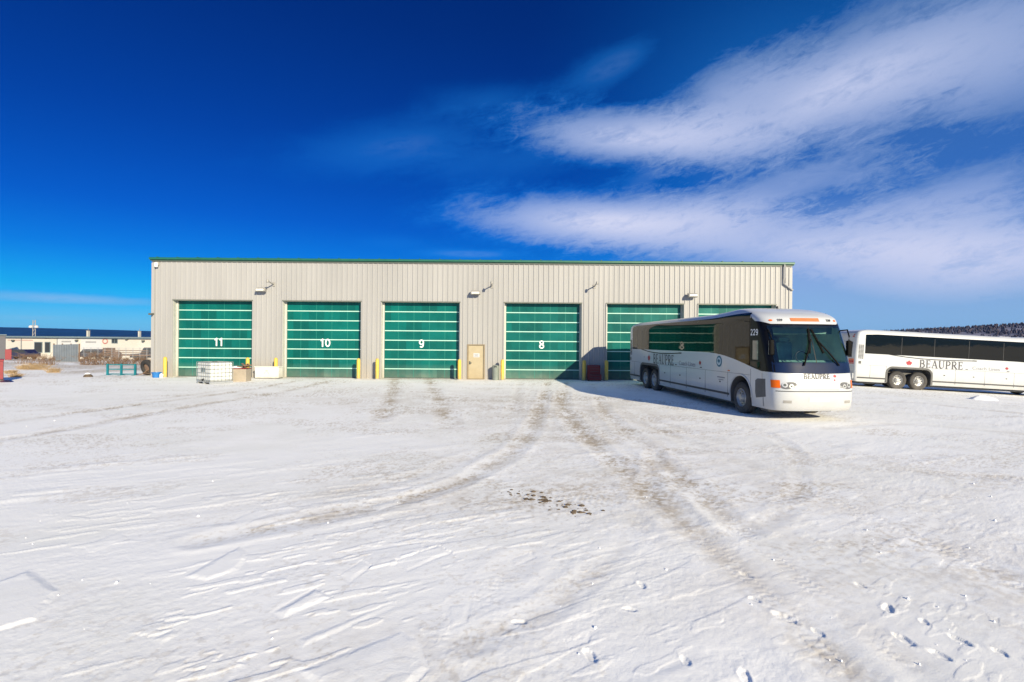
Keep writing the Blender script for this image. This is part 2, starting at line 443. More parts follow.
    me.loops.add(nl); me.loops.foreach_set('vertex_index', np.concatenate([q.ravel()[::1], cap]).astype(np.int32))
    me.polygons.add(len(q) + 1)
    me.polygons.foreach_set('loop_start', np.concatenate([np.arange(len(q)) * 4, [q.size]]).astype(np.int32))
    me.polygons.foreach_set('use_smooth', [True] * (len(q) + 1))
    me.update(calc_edges=True); me.validate()
    bmn = me.polygons[10].normal.z
    if bmn < 0: me.flip_normals()
    at = me.attributes.new('dirt', 'FLOAT', 'POINT')
    at.data.foreach_set('value', np.clip(dirt, 0, 1).ravel().astype(np.float32))
    at2 = me.attributes.new('crust', 'FLOAT', 'POINT')
    at2.data.foreach_set('value', np.clip(patch * near, 0, 1).ravel().astype(np.float32))
    m = bpy.data.materials.new('trodden_snow'); m.use_nodes = True
    nt = m.node_tree; N = nt.nodes; L = nt.links; b = N['Principled BSDF']
    ad = N.new('ShaderNodeAttribute'); ad.attribute_name = 'dirt'
    ac = N.new('ShaderNodeAttribute'); ac.attribute_name = 'crust'
    tc = N.new('ShaderNodeTexCoord')
    n1 = N.new('ShaderNodeTexNoise'); n1.inputs['Scale'].default_value = .7; n1.inputs['Detail'].default_value = 9; n1.inputs['Roughness'].default_value = .62
    L.new(tc.outputs['Object'], n1.inputs[0])
    r1 = N.new('ShaderNodeValToRGB'); r1.color_ramp.elements[0].position = .32; r1.color_ramp.elements[1].position = .66
    r1.color_ramp.elements[0].color = (.83, .835, .805, 1); r1.color_ramp.elements[1].color = (.915, .915, .90, 1)
    L.new(n1.outputs['Fac'], r1.inputs[0])
    mc = N.new('ShaderNodeMix'); mc.data_type = 'RGBA'; L.new(ac.outputs['Fac'], mc.inputs[0]); L.new(r1.outputs[0], mc.inputs[6])
    mc.inputs[7].default_value = (.90, .905, .90, 1)
    mcf = N.new('ShaderNodeMath'); mcf.operation = 'MULTIPLY'; mcf.inputs[1].default_value = .7; L.new(ac.outputs['Fac'], mcf.inputs[0]); L.new(mcf.outputs[0], mc.inputs[0])
    n2 = N.new('ShaderNodeTexNoise'); n2.inputs['Scale'].default_value = 9; n2.inputs['Detail'].default_value = 8; n2.inputs['Roughness'].default_value = .7
    L.new(tc.outputs['Object'], n2.inputs[0])
    r2 = N.new('ShaderNodeValToRGB'); r2.color_ramp.elements[0].color = (.31, .25, .175, 1); r2.color_ramp.elements[1].color = (.60, .525, .42, 1)
    r2.color_ramp.elements[0].position = .3; r2.color_ramp.elements[1].position = .7
    L.new(n2.outputs['Fac'], r2.inputs[0])
    md = N.new('ShaderNodeMix'); md.data_type = 'RGBA'; L.new(ad.outputs['Fac'], md.inputs[0]); L.new(mc.outputs[2], md.inputs[6]); L.new(r2.outputs[0], md.inputs[7])
    L.new(md.outputs[2], b.inputs['Base Color'])
    b.inputs['Roughness'].default_value = .75; b.inputs['Specular IOR Level'].default_value = .25
    n3 = N.new('ShaderNodeTexNoise'); n3.inputs['Scale'].default_value = 60; n3.inputs['Detail'].default_value = 6; n3.inputs['Roughness'].default_value = .7
    L.new(tc.outputs['Object'], n3.inputs[0])
    bp = N.new('ShaderNodeBump'); bp.inputs['Strength'].default_value = .28; bp.inputs['Distance'].default_value = .010
    L.new(n3.outputs['Fac'], bp.inputs['Height']); L.new(bp.outputs[0], b.inputs['Normal'])
    me.materials.append(m)
    o = bpy.data.objects.new('ground', me); COL.objects.link(o); o['kind'] = 'structure'
    return o
build_ground()

# ------------------------------------------------------------------ lettering (serif capitals drawn as strokes)
def arc(cx, cy, rx, ry, a0, a1, n=10):
    return [(cx + rx * math.cos(R(a0 + (a1 - a0) * i / n)), cy + ry * math.sin(R(a0 + (a1 - a0) * i / n))) for i in range(n + 1)]
TK, TN = .12, .055
GLY = {
    'B': (.74, [([(.16, 0), (.16, 1)], TK), ([(.02, .025), (.38, .025)], TN), ([(.02, .975), (.36, .975)], TN), ([(.16, .53), (.38, .53)], TN), (arc(.36, .755, .22, .22, 90, -90), .10), (arc(.38, .277, .27, .25, 90, -90), .11)]),
    'E': (.66, [([(.16, 0), (.16, 1)], TK), ([(.02, .027), (.58, .027)], TN), ([(.02, .973), (.55, .973)], TN), ([(.16, .52), (.44, .52)], TN), ([(.57, 0), (.57, .22)], TN), ([(.54, 1), (.54, .82)], TN), ([(.44, .62), (.44, .42)], TN)]),
    'A': (.80, [([(.08, 0), (.41, 1)], TN), ([(.38, 1), (.70, 0)], TK), ([(.19, .34), (.60, .34)], TN), ([(0, .025), (.22, .025)], TN), ([(.56, .025), (.84, .025)], TN)]),
    'U': (.82, [([(.16, 1), (.16, .36)] + arc(.42, .34, .26, .31, 180, 270, 6), TK), (arc(.42, .34, .26, .31, 270, 360, 6) + [(.68, 1)], TN), ([(.02, .975), (.32, .975)], TN), ([(.56, .975), (.80, .975)], TN)]),
    'P': (.68, [([(.16, 0), (.16, 1)], TK), ([(.02, .025), (.32, .025)], TN), ([(.02, .975), (.36, .975)], TN), ([(.16, .46), (.36, .46)], TN), (arc(.36, .717, .24, .257, 90, -90), .10)]),
    'R': (.78, [([(.16, 0), (.16, 1)], TK), ([(.02, .025), (.32, .025)], TN), ([(.02, .975), (.36, .975)], TN), ([(.16, .50), (.36, .50)], TN), (arc(.36, .737, .23, .237, 90, -90), .10), ([(.34, .5), (.72, 0)], TK), ([(.64, .025), (.82, .025)], TN)]),
}
DIG = {'1': (.50, [([(.30, 0), (.30, 1)], .17), ([(.08, .72), (.30, .93)], .13)]),
       '0': (.66, [(arc(.33, .5, .245, .42, 0, 360, 24), .16)]),
       '8': (.66, [(arc(.33, .735, .20, .19, 0, 360, 20), .15), (arc(.33, .28, .24, .215, 0, 360, 20), .155)]),
       '9': (.66, [(arc(.33, .66, .235, .26, 0, 360, 22), .155), ([(.565, .66), (.54, .38)] + arc(.33, .34, .21, .27, 0, -140, 12), .15)]),
       '2': (.66, [(arc(.32, .70, .23, .23, 160, -35, 14) + [(.10, .08)], .15), ([(.05, .075), (.60, .075)], .15)]),
       '7': (.60, [([(.04, .925), (.56, .925)], .15), ([(.52, .9), (.22, 0)], .16)])}
def number_mesh(name, txt, h, m, parent, tr, gap=.10):
    mb = MB(); w = sum(DIG[c][0] + gap for c in txt) - gap; x = -w / 2; e = 0
    for ch in txt:
        for poly, sw in DIG[ch][1]:
            e += 1; ribbon(mb, [((x + a) * h, (c - .5) * h) for a, c in poly], sw * h, tr, e * .0005)
        x += DIG[ch][0] + gap
    return mb.build(name, m, parent)
def ribbon(mb, poly, w, tr, eps):
    n = len(poly); L, Rr = [], []
    for i, p in enumerate(poly):
        a = poly[max(i - 1, 0)]; b = poly[min(i + 1, n - 1)]
        dx, dy = b[0] - a[0], b[1] - a[1]; l = math.hypot(dx, dy) or 1
        nx, ny = -dy / l * w / 2, dx / l * w / 2
        L.append(tr(p[0] + nx, p[1] + ny, eps)); Rr.append(tr(p[0] - nx, p[1] - ny, eps))
    mb.add(L + Rr, [(i, i + 1, n + i + 1, n + i) for i in range(n - 1)])

def serif_text(mb, txt, tr, h, gap=.10, bold=1.0):
    x = 0; e = 0
    for ch in txt:
        wd, strokes = GLY[ch]
        for poly, w in strokes:
            e += 1
            ribbon(mb, [((x + px_) * h, py_ * h) for px_, py_ in poly], max(w * bold, .11 if bold > 1.5 else 0) * h, tr, (e % 7) * .0004)
        x += wd + gap
    return x * h

LEAF = [(0, -.5), (.04, -.22), (.34, -.28), (.28, -.16), (.5, .04), (.42, .1), (.47, .28), (.28, .25), (.24, .34), (.12, .2), (.16, .42), (.07, .38), (0, .56)]
LEAF = LEAF + [(-a, b) for a, b in LEAF[-2:0:-1]]

# ------------------------------------------------------------------ garage
EAVE, DTOP, PANEL = 7.18, 4.665, .583
X0, X1 = fx(152), fx(791)
DOORS = [(173.0, 252.5, '11', 215.3), (282.6, 361.0, '10', 323.2), (381.2, 459.8, '9', 420.5), (504.0, 581.5, '8', 542.0), (606.2, 683.6, None, 0), (697.8, 775.6, None, 0)]
MAN = (fx(467.6), fx(484.6), 2.12)
REC = .38
def garage():
    g = thing('service_garage', 'long beige ribbed metal garage with green numbered overhead doors and green roof edge', 'garage', (0, FY, 0))
    PIT = .305
    def prof(xa, xb):                                # ribbed sheet profile: x, y offset
        pts = [(xa, None)]
        k0 = int(math.floor((xa - X0) / PIT)) - 1; k1 = int(math.ceil((xb - X0) / PIT)) + 1
        for k in range(k0, k1):
            b = X0 + k * PIT
            for dx, dy in ((0, 0), (.102, 0), (.107, -.006), (.125, -.006), (.13, 0), (.19, 0), (.218, -.036), (.258, -.036), (.286, 0)):
                if xa < b + dx < xb: pts.append((b + dx, dy))
        pts.append((xb, None))
        return [(p, 0 if d is None else d) for p, d in pts]
    w = MB()
    def sheet(xa, xb, za, zb):
        P = prof(xa, xb); n = len(P)
        w.add([(p, d, za) for p, d in P] + [(p, d, zb) for p, d in P], [(i, i + 1, i + 1 + n, i + n) for i in range(n - 1)])
    edges = [X0]
    for a, b, _, _ in DOORS: edges += [fx(a), fx(b)]
    edges.append(X1)
    for i in range(0, len(edges), 2):
        a, b = edges[i], edges[i + 1]
        if a < MAN[0] < b:
            sheet(a, MAN[0], 0, DTOP); sheet(MAN[1], b, 0, DTOP); sheet(MAN[0], MAN[1], MAN[2], DTOP)
        else: sheet(a, b, 0, DTOP)
    sheet(X0, X1, DTOP, EAVE - .12)
    w.build('front_wall', M['siding'], g)
    # other walls and the low roof
    D = 24
    for nm, bx in (('side_wall', (X0, X0 + .12, .02, D)), ('side_wall', (X1 - .12, X1, .02, D)), ('rear_wall', (X0 + .12, X1 - .12, D - .12, D))):
        o = MB().box(*bx, 0, EAVE - .13); o.build(nm, M['siding'], g)
    rf = MB(); rf.add([(X0 - .1, .05, EAVE - .1), (X1 + .1, .05, EAVE - .1), (X1 + .1, D / 2, EAVE + .40), (X0 - .1, D / 2, EAVE + .40), (X0 - .1, D + .1, EAVE - .1), (X1 + .1, D + .1, EAVE - .1)],
                      [(0, 1, 2, 3), (3, 2, 5, 4), (0, 3, 4), (1, 5, 2)])
    rf.build('roof', M['roofing'], g)
    ev = MB(); ev.prism([(-.17, EAVE - .08), (-.17, EAVE + .02), (-.12, EAVE + .05), (.1, EAVE + .05), (.1, EAVE - .14), (-.05, EAVE - .14), (-.06, EAVE - .08)], X0 - .12, X1 + .12, 'yz')
    for k in range(int((X1 - X0) / 1.22)):           # snow-stop ribs along the edge
        x = X0 + .3 + k * 1.22
        ev.box(x, x + .06, -.13, .15, EAVE + .052, EAVE + .09)
    ev.build('eave_gutter', M['green_trim'], g)
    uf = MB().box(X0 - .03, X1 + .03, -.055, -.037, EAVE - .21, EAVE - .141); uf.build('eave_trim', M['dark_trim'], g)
    for xx in (X0, X1):
        MB().box(xx - .03, xx + .16 if xx == X0 else xx + .03, -.045, -.034, .01, EAVE - .27).build('corner_trim', M['siding'], g) if xx == X0 else MB().box(xx - .16, xx + .03, -.045, -.034, .01, EAVE - .27).build('corner_trim', M['siding'], g)
    # doors
    for a, b, num, npx in DOORS:
        a, b = fx(a), fx(b); cx = (a + b) / 2
        d = MB(); d.box(a - cx + .10, b - cx - .02, REC, REC + .05, .03, DTOP - .02)
        dd = d.build('overhead_door', M['green'], g); dd.location = (cx, 0, 0)
        for k in range(1, 8):
            MB().box(a - cx + .12, b - cx - .04, REC - .022, REC - .002, PANEL * k - .029, PANEL * k + .029).build('rail', M['rail'], dd, bevel=.006)
        for k in range(1, 5):
            x = (a - cx) + (b - a) * k / 5
            MB().box(x - .010, x + .010, REC - .0015, REC + .01, .06, DTOP - .05).build('panel_joint', M['greenline'], dd)
        MB().box(a - cx + .12, b - cx - .04, REC - .03, REC - .002, .0, .05).build('bottom_seal', M['dark_trim'], dd)
        MB().box(a - cx + .02, a - cx + .11, REC - .09, REC - .004, .02, DTOP - .05).build('door_track', M['jamb'], dd)
        MB().box(b - cx - .09, b - cx - .015, REC - .06, REC - .024, .02, DTOP - .05).build('door_track', M['jamb'], dd)
        if num:
            zc = 2.28 - (346.6 - 344.3) / 16.5
            number_mesh('door_number', num, .50, M['num'], dd, lambda a, c, e: (fx(npx) - cx + a, REC - .028 - e, zc + c))
        jb = MB()
        jb.box(a - .002, a + .018, .002, REC + .06, 0, DTOP + .002); jb.box(b - .018, b + .002, .002, REC + .06, 0, DTOP + .002); jb.box(a + .018, b - .018, .002, REC + .06, DTOP - .018, DTOP + .002)
        jb.build('door_jamb', M['jamb'], g)
        hd = MB(); hd.box(a - .03, b + .03, -.055, -.035, DTOP - .03, DTOP + .035); hd.build('shaded_header_trim', M['header_shade'], g)  # thin strip over the opening, coloured as its shadow line
        for ta, tb in ((a - .05, a + .004), (b - .004, b + .05)):
            MB().box(ta, tb, -.052, -.036, .01, DTOP - .032).build('jamb_trim', M['siding'], g)
    # man door
    a, b, t = MAN
    d = MB().box(a + .06, b - .06, .02, .06, .04, t - .06).build('entry_door', M['tan_door'], g)
    sg = MB().box(a + .36, b - .30, .012, .018, 1.34, 1.58).build('door_sign', M['signwhite'], d)
    tx = MB()
    for k, (l, z) in enumerate(((.26, 1.51), (.20, 1.455), (.28, 1.40))):
        tx.box((a + b) / 2 - l / 2 + .02, (a + b) / 2 + l / 2 + .02, .008, .0115, z - .012, z + .012)
    tx.build('sign_lettering', M['signtext'], d)
    h = MB().tube([(a + .14, .02, 1.0), (a + .14, -.05, 1.0), (a + .27, -.05, 1.0)], .018, 8); h.box(a + .10, a + .18, .008, .019, .9, 1.1)
    h.build('door_handle', M['dark_trim'], d)
    f = MB(); f.box(a - .02, a + .055, -.042, .06, 0, t); f.box(b - .055, b + .02, -.042, .06, 0, t); f.box(a + .056, b - .056, -.042, .06, t - .055, t); f.box(a + .056, b - .056, -.04, .06, 0, .035)
    f.build('door_frame', M['tan_frame'], g)
    # downpipe on the right corner
    p = MB().tube([(fx(782.8), -.12, EAVE - .1), (fx(782.8), -.12, EAVE - .9), (fx(782.9), -.11, EAVE - 1.25), (fx(791.5), -.10, EAVE - 1.65)], .055, 8)
    p.build('downpipe', M['siding'], g, smooth=True)
    return g
garage()

def wall_lamp(px, py, label, arm=True):
    t = thing('wall_lamp', label, 'wall lamp', (fx(px), FY - .034, 2.28 + (HY + (px - 512) * ROLL - py) * FY / F), 0, 'floodlights on the garage front')
    b = MB().box(-.09, .09, -.03, 0, -.10, .10); b.build('mount_plate', M['lampgrey'], t, bevel=.01)
    a = MB().tube([(0, -.02, .0), (0, -.08, .04), (0, -.16, .04)], .025, 8); a.build('lamp_arm', M['lampgrey'], t, smooth=True)
    h = MB(); h.prism([(-.14, .16), (-.40, .08), (-.44, -.08), (-.20, -.12), (-.12, .0)], -.28, .28, 'yz')
    h.build('lamp_hood', M['lampgrey'], t, bevel=.02)
    MB().box(-.22, .22, -.452, -.435, -.05, .06).build('lamp_lens', M['glasslens'], t)
    return t
L0 = wall_lamp(263.0, 290.5, 'grey floodlight on the wall between doors 11 and 10')
wall_lamp(475.5, 293.5, 'grey floodlight on the wall above the tan entry door')
wall_lamp(690.5, 296.0, 'grey floodlight on the wall above the white coach, right of door 8')
def flood_spike(px, py, label):
    t = thing('wall_bracket', label, 'bracket', (fx(px), FY - .034, 2.28 + (HY + (px - 512) * ROLL - py) * FY / F), 0, 'pole brackets on the garage front')
    MB().box(-.08, .08, -.02, 0, -.12, .12).build('mount_plate', M['lampgrey'], t, bevel=.008)
    MB().tube([(0, -.01, 0), (0, -.35, .06), (.02, -.85, .12)], [.04, .035, .03], 8).build('bracket_arm', M['lampgrey'], t, smooth=True)
    MB().lathe([(.0, -.10), (.07, -.10), (.085, .0), (.05, .08), (0, .08)], 12, M=Matrix.Translation((.02, -.85, .12))).build('sensor_head', M['lampgrey'], t, smooth=True)
flood_spike(273.5, 284.5, 'grey arm bracket right of the floodlight between doors 11 and 10')
flood_spike(491.5, 286.0, 'grey arm bracket high on the wall between doors 9 and 8')
flood_spike(594.0, 286.5, 'lone grey arm bracket high on the wall right of door 8')

def camera_unit():
    t = thing('security_camera', 'small dark security camera on the left corner of the beige garage', 'camera', (fx(153.6), FY - .034, 3.8))
    MB().box(-.05, .05, -.03, 0, -.06, .06).build('mount_plate', M['dark_trim'], t)
    MB().tube([(0, -.02, 0), (-.02, -.14, -.02)], .02, 8).build('bracket_arm', M['dark_trim'], t)
    MB().box(-.08, .05, -.34, -.12, -.07, .04).build('camera_body', M['dark_trim'], t, bevel=.015)
    t = thing('corner_lamp', 'small white lamp under the eave at the left corner of the beige garage', 'wall lamp', (fx(157.5), FY - .034, 6.85))
    MB().box(-.1, .1, -.04, 0, -.1, .1).build('mount_plate', M['siding'], t)
    MB().lathe([(0, -.2), (.09, -.18), (.11, -.08), (.11, .08), (0, .1)], 14, M=Matrix.Translation((0, -.14, -.04))).build('lamp_globe', M['glasslens'], t, smooth=True)
camera_unit()

# bollards
BOL = [(165.3, 377.0, 'yellow bollard at the left side of door 11'), (247.8, 377.5, 'yellow bollard at the right side of door 11, partly behind the tan box'),
       (276.0, 377.8, 'yellow bollard beside the white metal box, left of door 10'), (358.7, 378.8, 'yellow bollard at the right side of door 10'),
       (377.4, 379.0, 'yellow bollard at the left side of door 9'), (459.6, 379.6, 'yellow bollard between door 9 and the tan entry door'),
       (502.6, 379.8, 'yellow bollard beside the grey bin, left of door 8'), (584.4, 380.5, 'yellow bollard left of the red tool chest'),
       (606.6, 380.6, 'yellow bollard right of the red tool chest')]
b0 = None
for px, py, lab in BOL:
    loc = ((px - 512) * (FY - .55) / F, FY - .55, -.02)
    if b0 is None:
        b0 = thing('bollard', lab, 'bollard', loc, 0, 'yellow bollards along the garage front')
        MB().lathe([(.105, 0), (.105, 1.14), (.098, 1.19), (.075, 1.23), (.04, 1.255), (.001, 1.262)], 20).build('post', M['yellow'], b0, smooth=True)
        MB().lathe([(.001, .06), (.14, .06), (.19, .035), (.21, 0)], 20).build('footing', M['concrete'], b0, smooth=True)
    else:
        n = dup(b0, loc, random.random() * 3, lab)

# ------------------------------------------------------------------ things along the wall
def gp(px, py):
    x, y = ground_at(px, py); return (x, y, gz(x, y) - .015)

def ibc():
    t = thing('bulk_tote', 'white plastic liquid tank in a steel cage standing before door 11', 'tank', (*[a for a in gp(214.8, 383.2)][:2], -.01), R(-33))
    W, D, H = .68, .58, 1.13
    p = MB()
    for x in (-W + .06, 0, W - .06): p.box(x - .05, x + .05, -D, D, 0, .10)
    p.box(-W, W, -D, D, .102, .14); p.build('pallet', M['galv'], t)
    k = MB().box(-W + .02, W - .02, -D + .02, D - .02, .15, H - .03).build('tank', M['hdpe'], t, bevel=.05)
    MB().lathe([(.001, .06), (.12, .06), (.12, 0)], 18, M=Matrix.Translation((0, 0, H - .04))).build('lid', M['black'], k, smooth=True)
    MB().box(-.3, .12, -D + .012, -D + .03, .62, .84).build('label_plate', M['bluegrey'], k)
    MB().tube([(0, -D + .06, .25), (0, -D - .06, .22)], .05, 10).build('valve', M['black'], k)
    c = MB()
    for z in (.22, .40, .58, .78, .98, H):
        for a, b in (((-W, -D, z), (W, -D, z)), ((W, -D, z), (W, D, z)), ((W, D, z), (-W, D, z)), ((-W, D, z), (-W, -D, z))): c.tube([a, b], .013, 6)
    for i in range(7):
        x = -W + 2 * W * i / 6
        for y in (-D, D): c.tube([(x, y, .12), (x, y, H)], .013, 6)
    for i in range(1, 6):
        y = -D + 2 * D * i / 6
        for x in (-W, W): c.tube([(x, y, .12), (x, y, H)], .013, 6)
    for x in (-.25, .25): c.tube([(x, -D, H), (x, D, H)], .013, 6)
    c.build('cage', M['cagegrey'], t)
ibc()

def tan_box():
    x, y, z = gp(240, 381.2)
    t = thing('storage_box', 'low tan box topped with snow and scrap beside the caged white tank', 'box', (x, y, -.01), R(4))
    MB().box(-.46, .46, -.35, .35, 0, .70).build('box_body', M['tanboard'], t, bevel=.015)
    MB().box(-.49, .49, -.38, .38, .702, .75).build('lid', M['redpaint'], t, bevel=.01)
    s = MB()
    s.lathe([(.001, .10), (.2, .085), (.34, .03), (.38, 0)], 14, M=Matrix.Translation((-.18, 0, .752)) @ Matrix.Diagonal((1, .8, 1, 1)))
    s.build('snow_cap', M['snowcap'], t, smooth=True)
    q = thing('scrap_heap', 'small brown scrap pieces lying on the tan box lid', 'scrap', (x + .28, y, .745))
    m = MB()
    for k in range(9):
        a = random.uniform(0, 3.1)
        mm = Matrix.Translation((random.uniform(-.16, .2), random.uniform(-.25, .25), .03 + .02 * k)) @ Matrix.Rotation(a, 4, 'Z') @ Matrix.Rotation(random.uniform(-.3, .3), 4, 'Y')
        m.box(-.2, .2, -.05, .05, -.02, .02, M=mm)
    m.build('plank_pieces', M['brownwood'], q)
tan_box()

def white_box():
    x, y, z = gp(262, 379.4)
    t = thing('metal_chest', 'low white metal chest with a cross brace standing between doors 11 and 10', 'chest', (x, FY - .55, -.01))
    MB().box(-.70, .70, -.28, .28, .06, .68).build('chest_body', M['whitebox'], t, bevel=.012)
    MB().box(-.73, .73, -.31, .31, .682, .73).build('lid', M['whitebox'], t, bevel=.01)
    m = MB()
    m.bar((-.16, -.29, .3), (0, -.29, .48), .03, .012); m.bar((.16, -.294, .3), (0, -.294, .48), .03, .012); m.box(-.08, .08, -.30, -.281, .5, .53)
    m.build('latch_brace', M['jamb'], t)
    for sx in (-1, 1):
        MB().box(sx * .66 - .05, sx * .66 + .05, -.26, .26, 0, .058).build('skid', M['dark_trim'], t)
white_box()

def bin_():
    x, y, z = gp(495.2, 380.6)
    t = thing('trash_bin', 'grey cylindrical waste bin beside the bollard left of door 8', 'bin', (x, FY - .42, -.01))
    MB().lathe([(.001, 0), (.19, 0), (.20, .05), (.21, .72), (.215, .74)], 22).build('bin_body', M['greybin'], t, smooth=True)
    MB().lathe([(.215, .742), (.225, .76), (.20, .84), (.12, .90), (.001, .92)], 22).build('lid', M['greybin'], t, smooth=True)
    MB().box(-.08, .08, -.215, -.16, .77, .84).build('flap', M['black'], t)
bin_()

def tool_chest():
    x, y, z = gp(595, 381.4)
    t = thing('tool_chest', 'dark red wheeled tool chest between two bollards beside door 8', 'tool chest', (x, FY - .50, -.01))
    lo = MB().box(-.40, .40, -.30, .26, .07, .42).build('lower_cabinet', M['redpaint'], t, bevel=.012)
    MB().box(-.38, .34, -.20, .24, .422, .95).build('upper_cabinet', M['redpaint'], t, bevel=.012)
    for z0, z1, yy, w in ((.10, .24, -.30, .37), (.26, .40, -.30, .37), (.45, .60, -.20, .31), (.62, .76, -.20, .31), (.78, .92, -.20, .31)):
        d = MB().box(-w, w - .03, yy - .02, yy - .002, z0, z1).build('drawer', M['redpaint'], t, bevel=.006)
        MB().box(-w + .05, w - .08, yy - .04, yy - .021, z1 - .035, z1 - .015).build('handle', M['dark_trim'], d)
    for sx in (-1, 1):
        for sy in (-.22, .18):
            MB().lathe([(.001, -.02), (.045, -.02), (.05, 0), (.045, .02), (.001, .02)], 12, axis='x', M=Matrix.Translation((sx * .34, sy, .05))).build('caster', M['black'], t)
tool_chest()

def left_things():
    x, y, z = gp(158.2, 377.4)
    t = thing('blue_tub', 'blue plastic tub by the left corner of the garage', 'tub', (x, FY - .6, -.01))
    MB().lathe([(.001, 0), (.20, 0), (.25, .30), (.27, .31), (.27, .33), (.235, .33), (.19, .04), (.001, .04)], 20).build('tub_body', M['bluetub'], t, smooth=True)
    for s in (-1, 1): MB().tube([(s * .26, -.06, .29), (s * .31, -.05, .27), (s * .31, .05, .27), (s * .26, .06, .29)], .012, 6).build('handle', M['bluetub'], t)
    t = thing('plastic_jug', 'white plastic jug between the blue tub and a bollard', 'jug', (x + .36, FY - .72, -.01))
    MB().lathe([(.001, 0), (.09, 0), (.10, .02), (.10, .19), (.07, .24), (.03, .27), (.03, .29)], 14).build('jug_body', M['hdpe'], t, smooth=True)
    MB().lathe([(.034, .285), (.034, .31), (.001, .312)], 12).build('cap', M['bluetub'], t)
    MB().tube([(.06, 0, .24), (.12, 0, .22), (.12, 0, .14), (.10, 0, .12)], .012, 6).build('handle', M['hdpe'], t)
    # tyres leaning and lying at the corner
    for (px, zc, tilt, lab) in ((147.6, .50, R(12), 'worn tyre leaning on the left end of the garage'),):
        yy = FY + 1.2
        t = thing('old_tyre', lab, 'tyre', ((px - 512) * yy / F, yy, -.01), R(-20))
        mm = Matrix.Translation((0, 0, zc)) @ Matrix.Rotation(tilt, 4, 'X')
        MB().lathe([(.28, -.10), (.42, -.12), (.50, -.08), (.51, 0), (.50, .08), (.42, .12), (.28, .10), (.26, 0), (.28, -.10)], 28, axis='y', M=mm).build('carcass', M['tyre'], t, smooth=True)
        MB().lathe([(.001, .02), (.2, .02), (.27, .09), (.29, .08), (.28, .0), (.2, -.02), (.001, -.02)], 24, axis='y', M=mm).build('rim', M['brownwood'], t, smooth=True)
    # broken pallet beside it
    yy = FY + .9
    t = thing('broken_pallet', 'broken brown pallet pieces beside the tyre at the garage corner', 'pallet', ((143.6 - 512) * yy / F, yy, -.01), R(15))
    for k in range(4):
        a = .25 * k
        MB().bar((-.35 + .1 * k, -.2 + .1 * k, .05 + .02 * k), (.35 - .05 * k, .1 + .08 * k, .16 + .12 * k), .10, .02).build('board', M['brownwood'], t)
    # turquoise rack
    yy = 32.6; xa, xb = (107.8 - 512) * yy / F, (135.4 - 512) * yy / F
    cx = (xa + xb) / 2; hw = (xb - xa) / 2
    t = thing('steel_rack', 'low turquoise painted steel rack standing on the snow left of the garage', 'rack', (cx, yy, -.02))
    for yb in (0,):
        for k in (-1, 0, 1):
            MB().box(k * hw - .055, k * hw + .055, yb - .04, yb + .04, 0, .74).build('post', M['turq'], t)
        for z in (.10, .40, .68):
            MB().box(-hw + .057, -.057, yb - .025, yb + .025, z - .028, z + .028).build('rail', M['turq'], t)
            MB().box(.057, hw - .057, yb - .025, yb + .025, z - .028, z + .028).build('rail', M['turq'], t)
    for k in (-1, 0, 1): MB().box(k * hw - .05, k * hw + .05, -.28, .28, .0, .04).build('foot', M['turq'], t)
    # rough pole frame beside the rack
    t = thing('pole_frame', 'low grey pole frame between the turquoise rack and the garage', 'frame', ((140.5 - 512) * 32.9 / F, 32.9, -.02))
    MB().box(-.27, -.24, -.02, .02, 0, .62).build('post', M['galv'], t); MB().box(.24, .27, -.02, .02, 0, .62).build('post', M['galv'], t)
    MB().box(-.239, .239, -.02, .02, .55, .58).build('rail', M['galv'], t); MB().box(-.239, .239, -.02, .02, .1, .13).build('rail', M['galv'], t)
    # snow-topped rock
    x, y, z = gp(88, 377)
    t = thing('rock', 'dark rock under a cap of snow left of the turquoise rack', 'rock', (x, y, z))
    MB().lathe([(.001, .2), (.13, .18), (.22, .1), (.25, 0), (.2, -.05)], 9).build('stone', M['dirtclod'], t)
    MB().lathe([(.001, .27), (.09, .25), (.16, .19), (.15, .15), (.001, .17)], 12, M=Matrix.Translation((-.06, .05, 0))).build('snow_cap', M['snowcap'], t, smooth=True)
    # red container at the left edge
    yy = 27.0; xr = (4.2 - 512) * yy / F
    t = thing('red_container', 'faded red steel waste container at the left edge of the yard', 'container', (xr, yy, -.02), R(44))
    MB().box(-2.0, -.02, 0, 1.3, .14, 1.10).build('container_body', M['redbox'], t, bevel=.02)
    MB().box(-2.04, .0, -.04, 1.34, 1.102, 1.18).build('top_rim', M['redbox'], t, bevel=.01)
    for k in range(5): MB().box(-1.95 + .46 * k, -1.87 + .46 * k, -.045, -.002, .16, 1.09).build('rib', M['redbox'], t)
    for k in (-1.9, -.16): MB().box(k, k + .14, .05, 1.25, 0, .138).build('skid', M['dark_trim'], t)
    x, y, z = gp(7, 382)
    t = MB(); n = 14  # low dark form for an unidentified purple patch on the snow
    pts = [(math.cos(2 * math.pi * k / n) * (.30 + .06 * math.sin(5 * k)), math.sin(2 * math.pi * k / n) * .3) for k in range(n)]
    t.add([(0, 0, .10)] + [(a * .6, b * .6, .085 + .02 * math.sin(3 * i)) for i, (a, b) in enumerate(pts)] + [(a, b, 0) for a, b in pts],
          [(0, 1 + k, 1 + (k + 1) % n) for k in range(n)] + [(1 + k, 1 + n + k, 1 + n + (k + 1) % n, 1 + (k + 1) % n) for k in range(n)])
    o = t.build('dark_mound', M['bluecar'], None, smooth=True); o.location = (x, y, 0.0)
    tag(o, 'low dark purple mound on the snow beside the red container', 'dark_mound')
left_things()

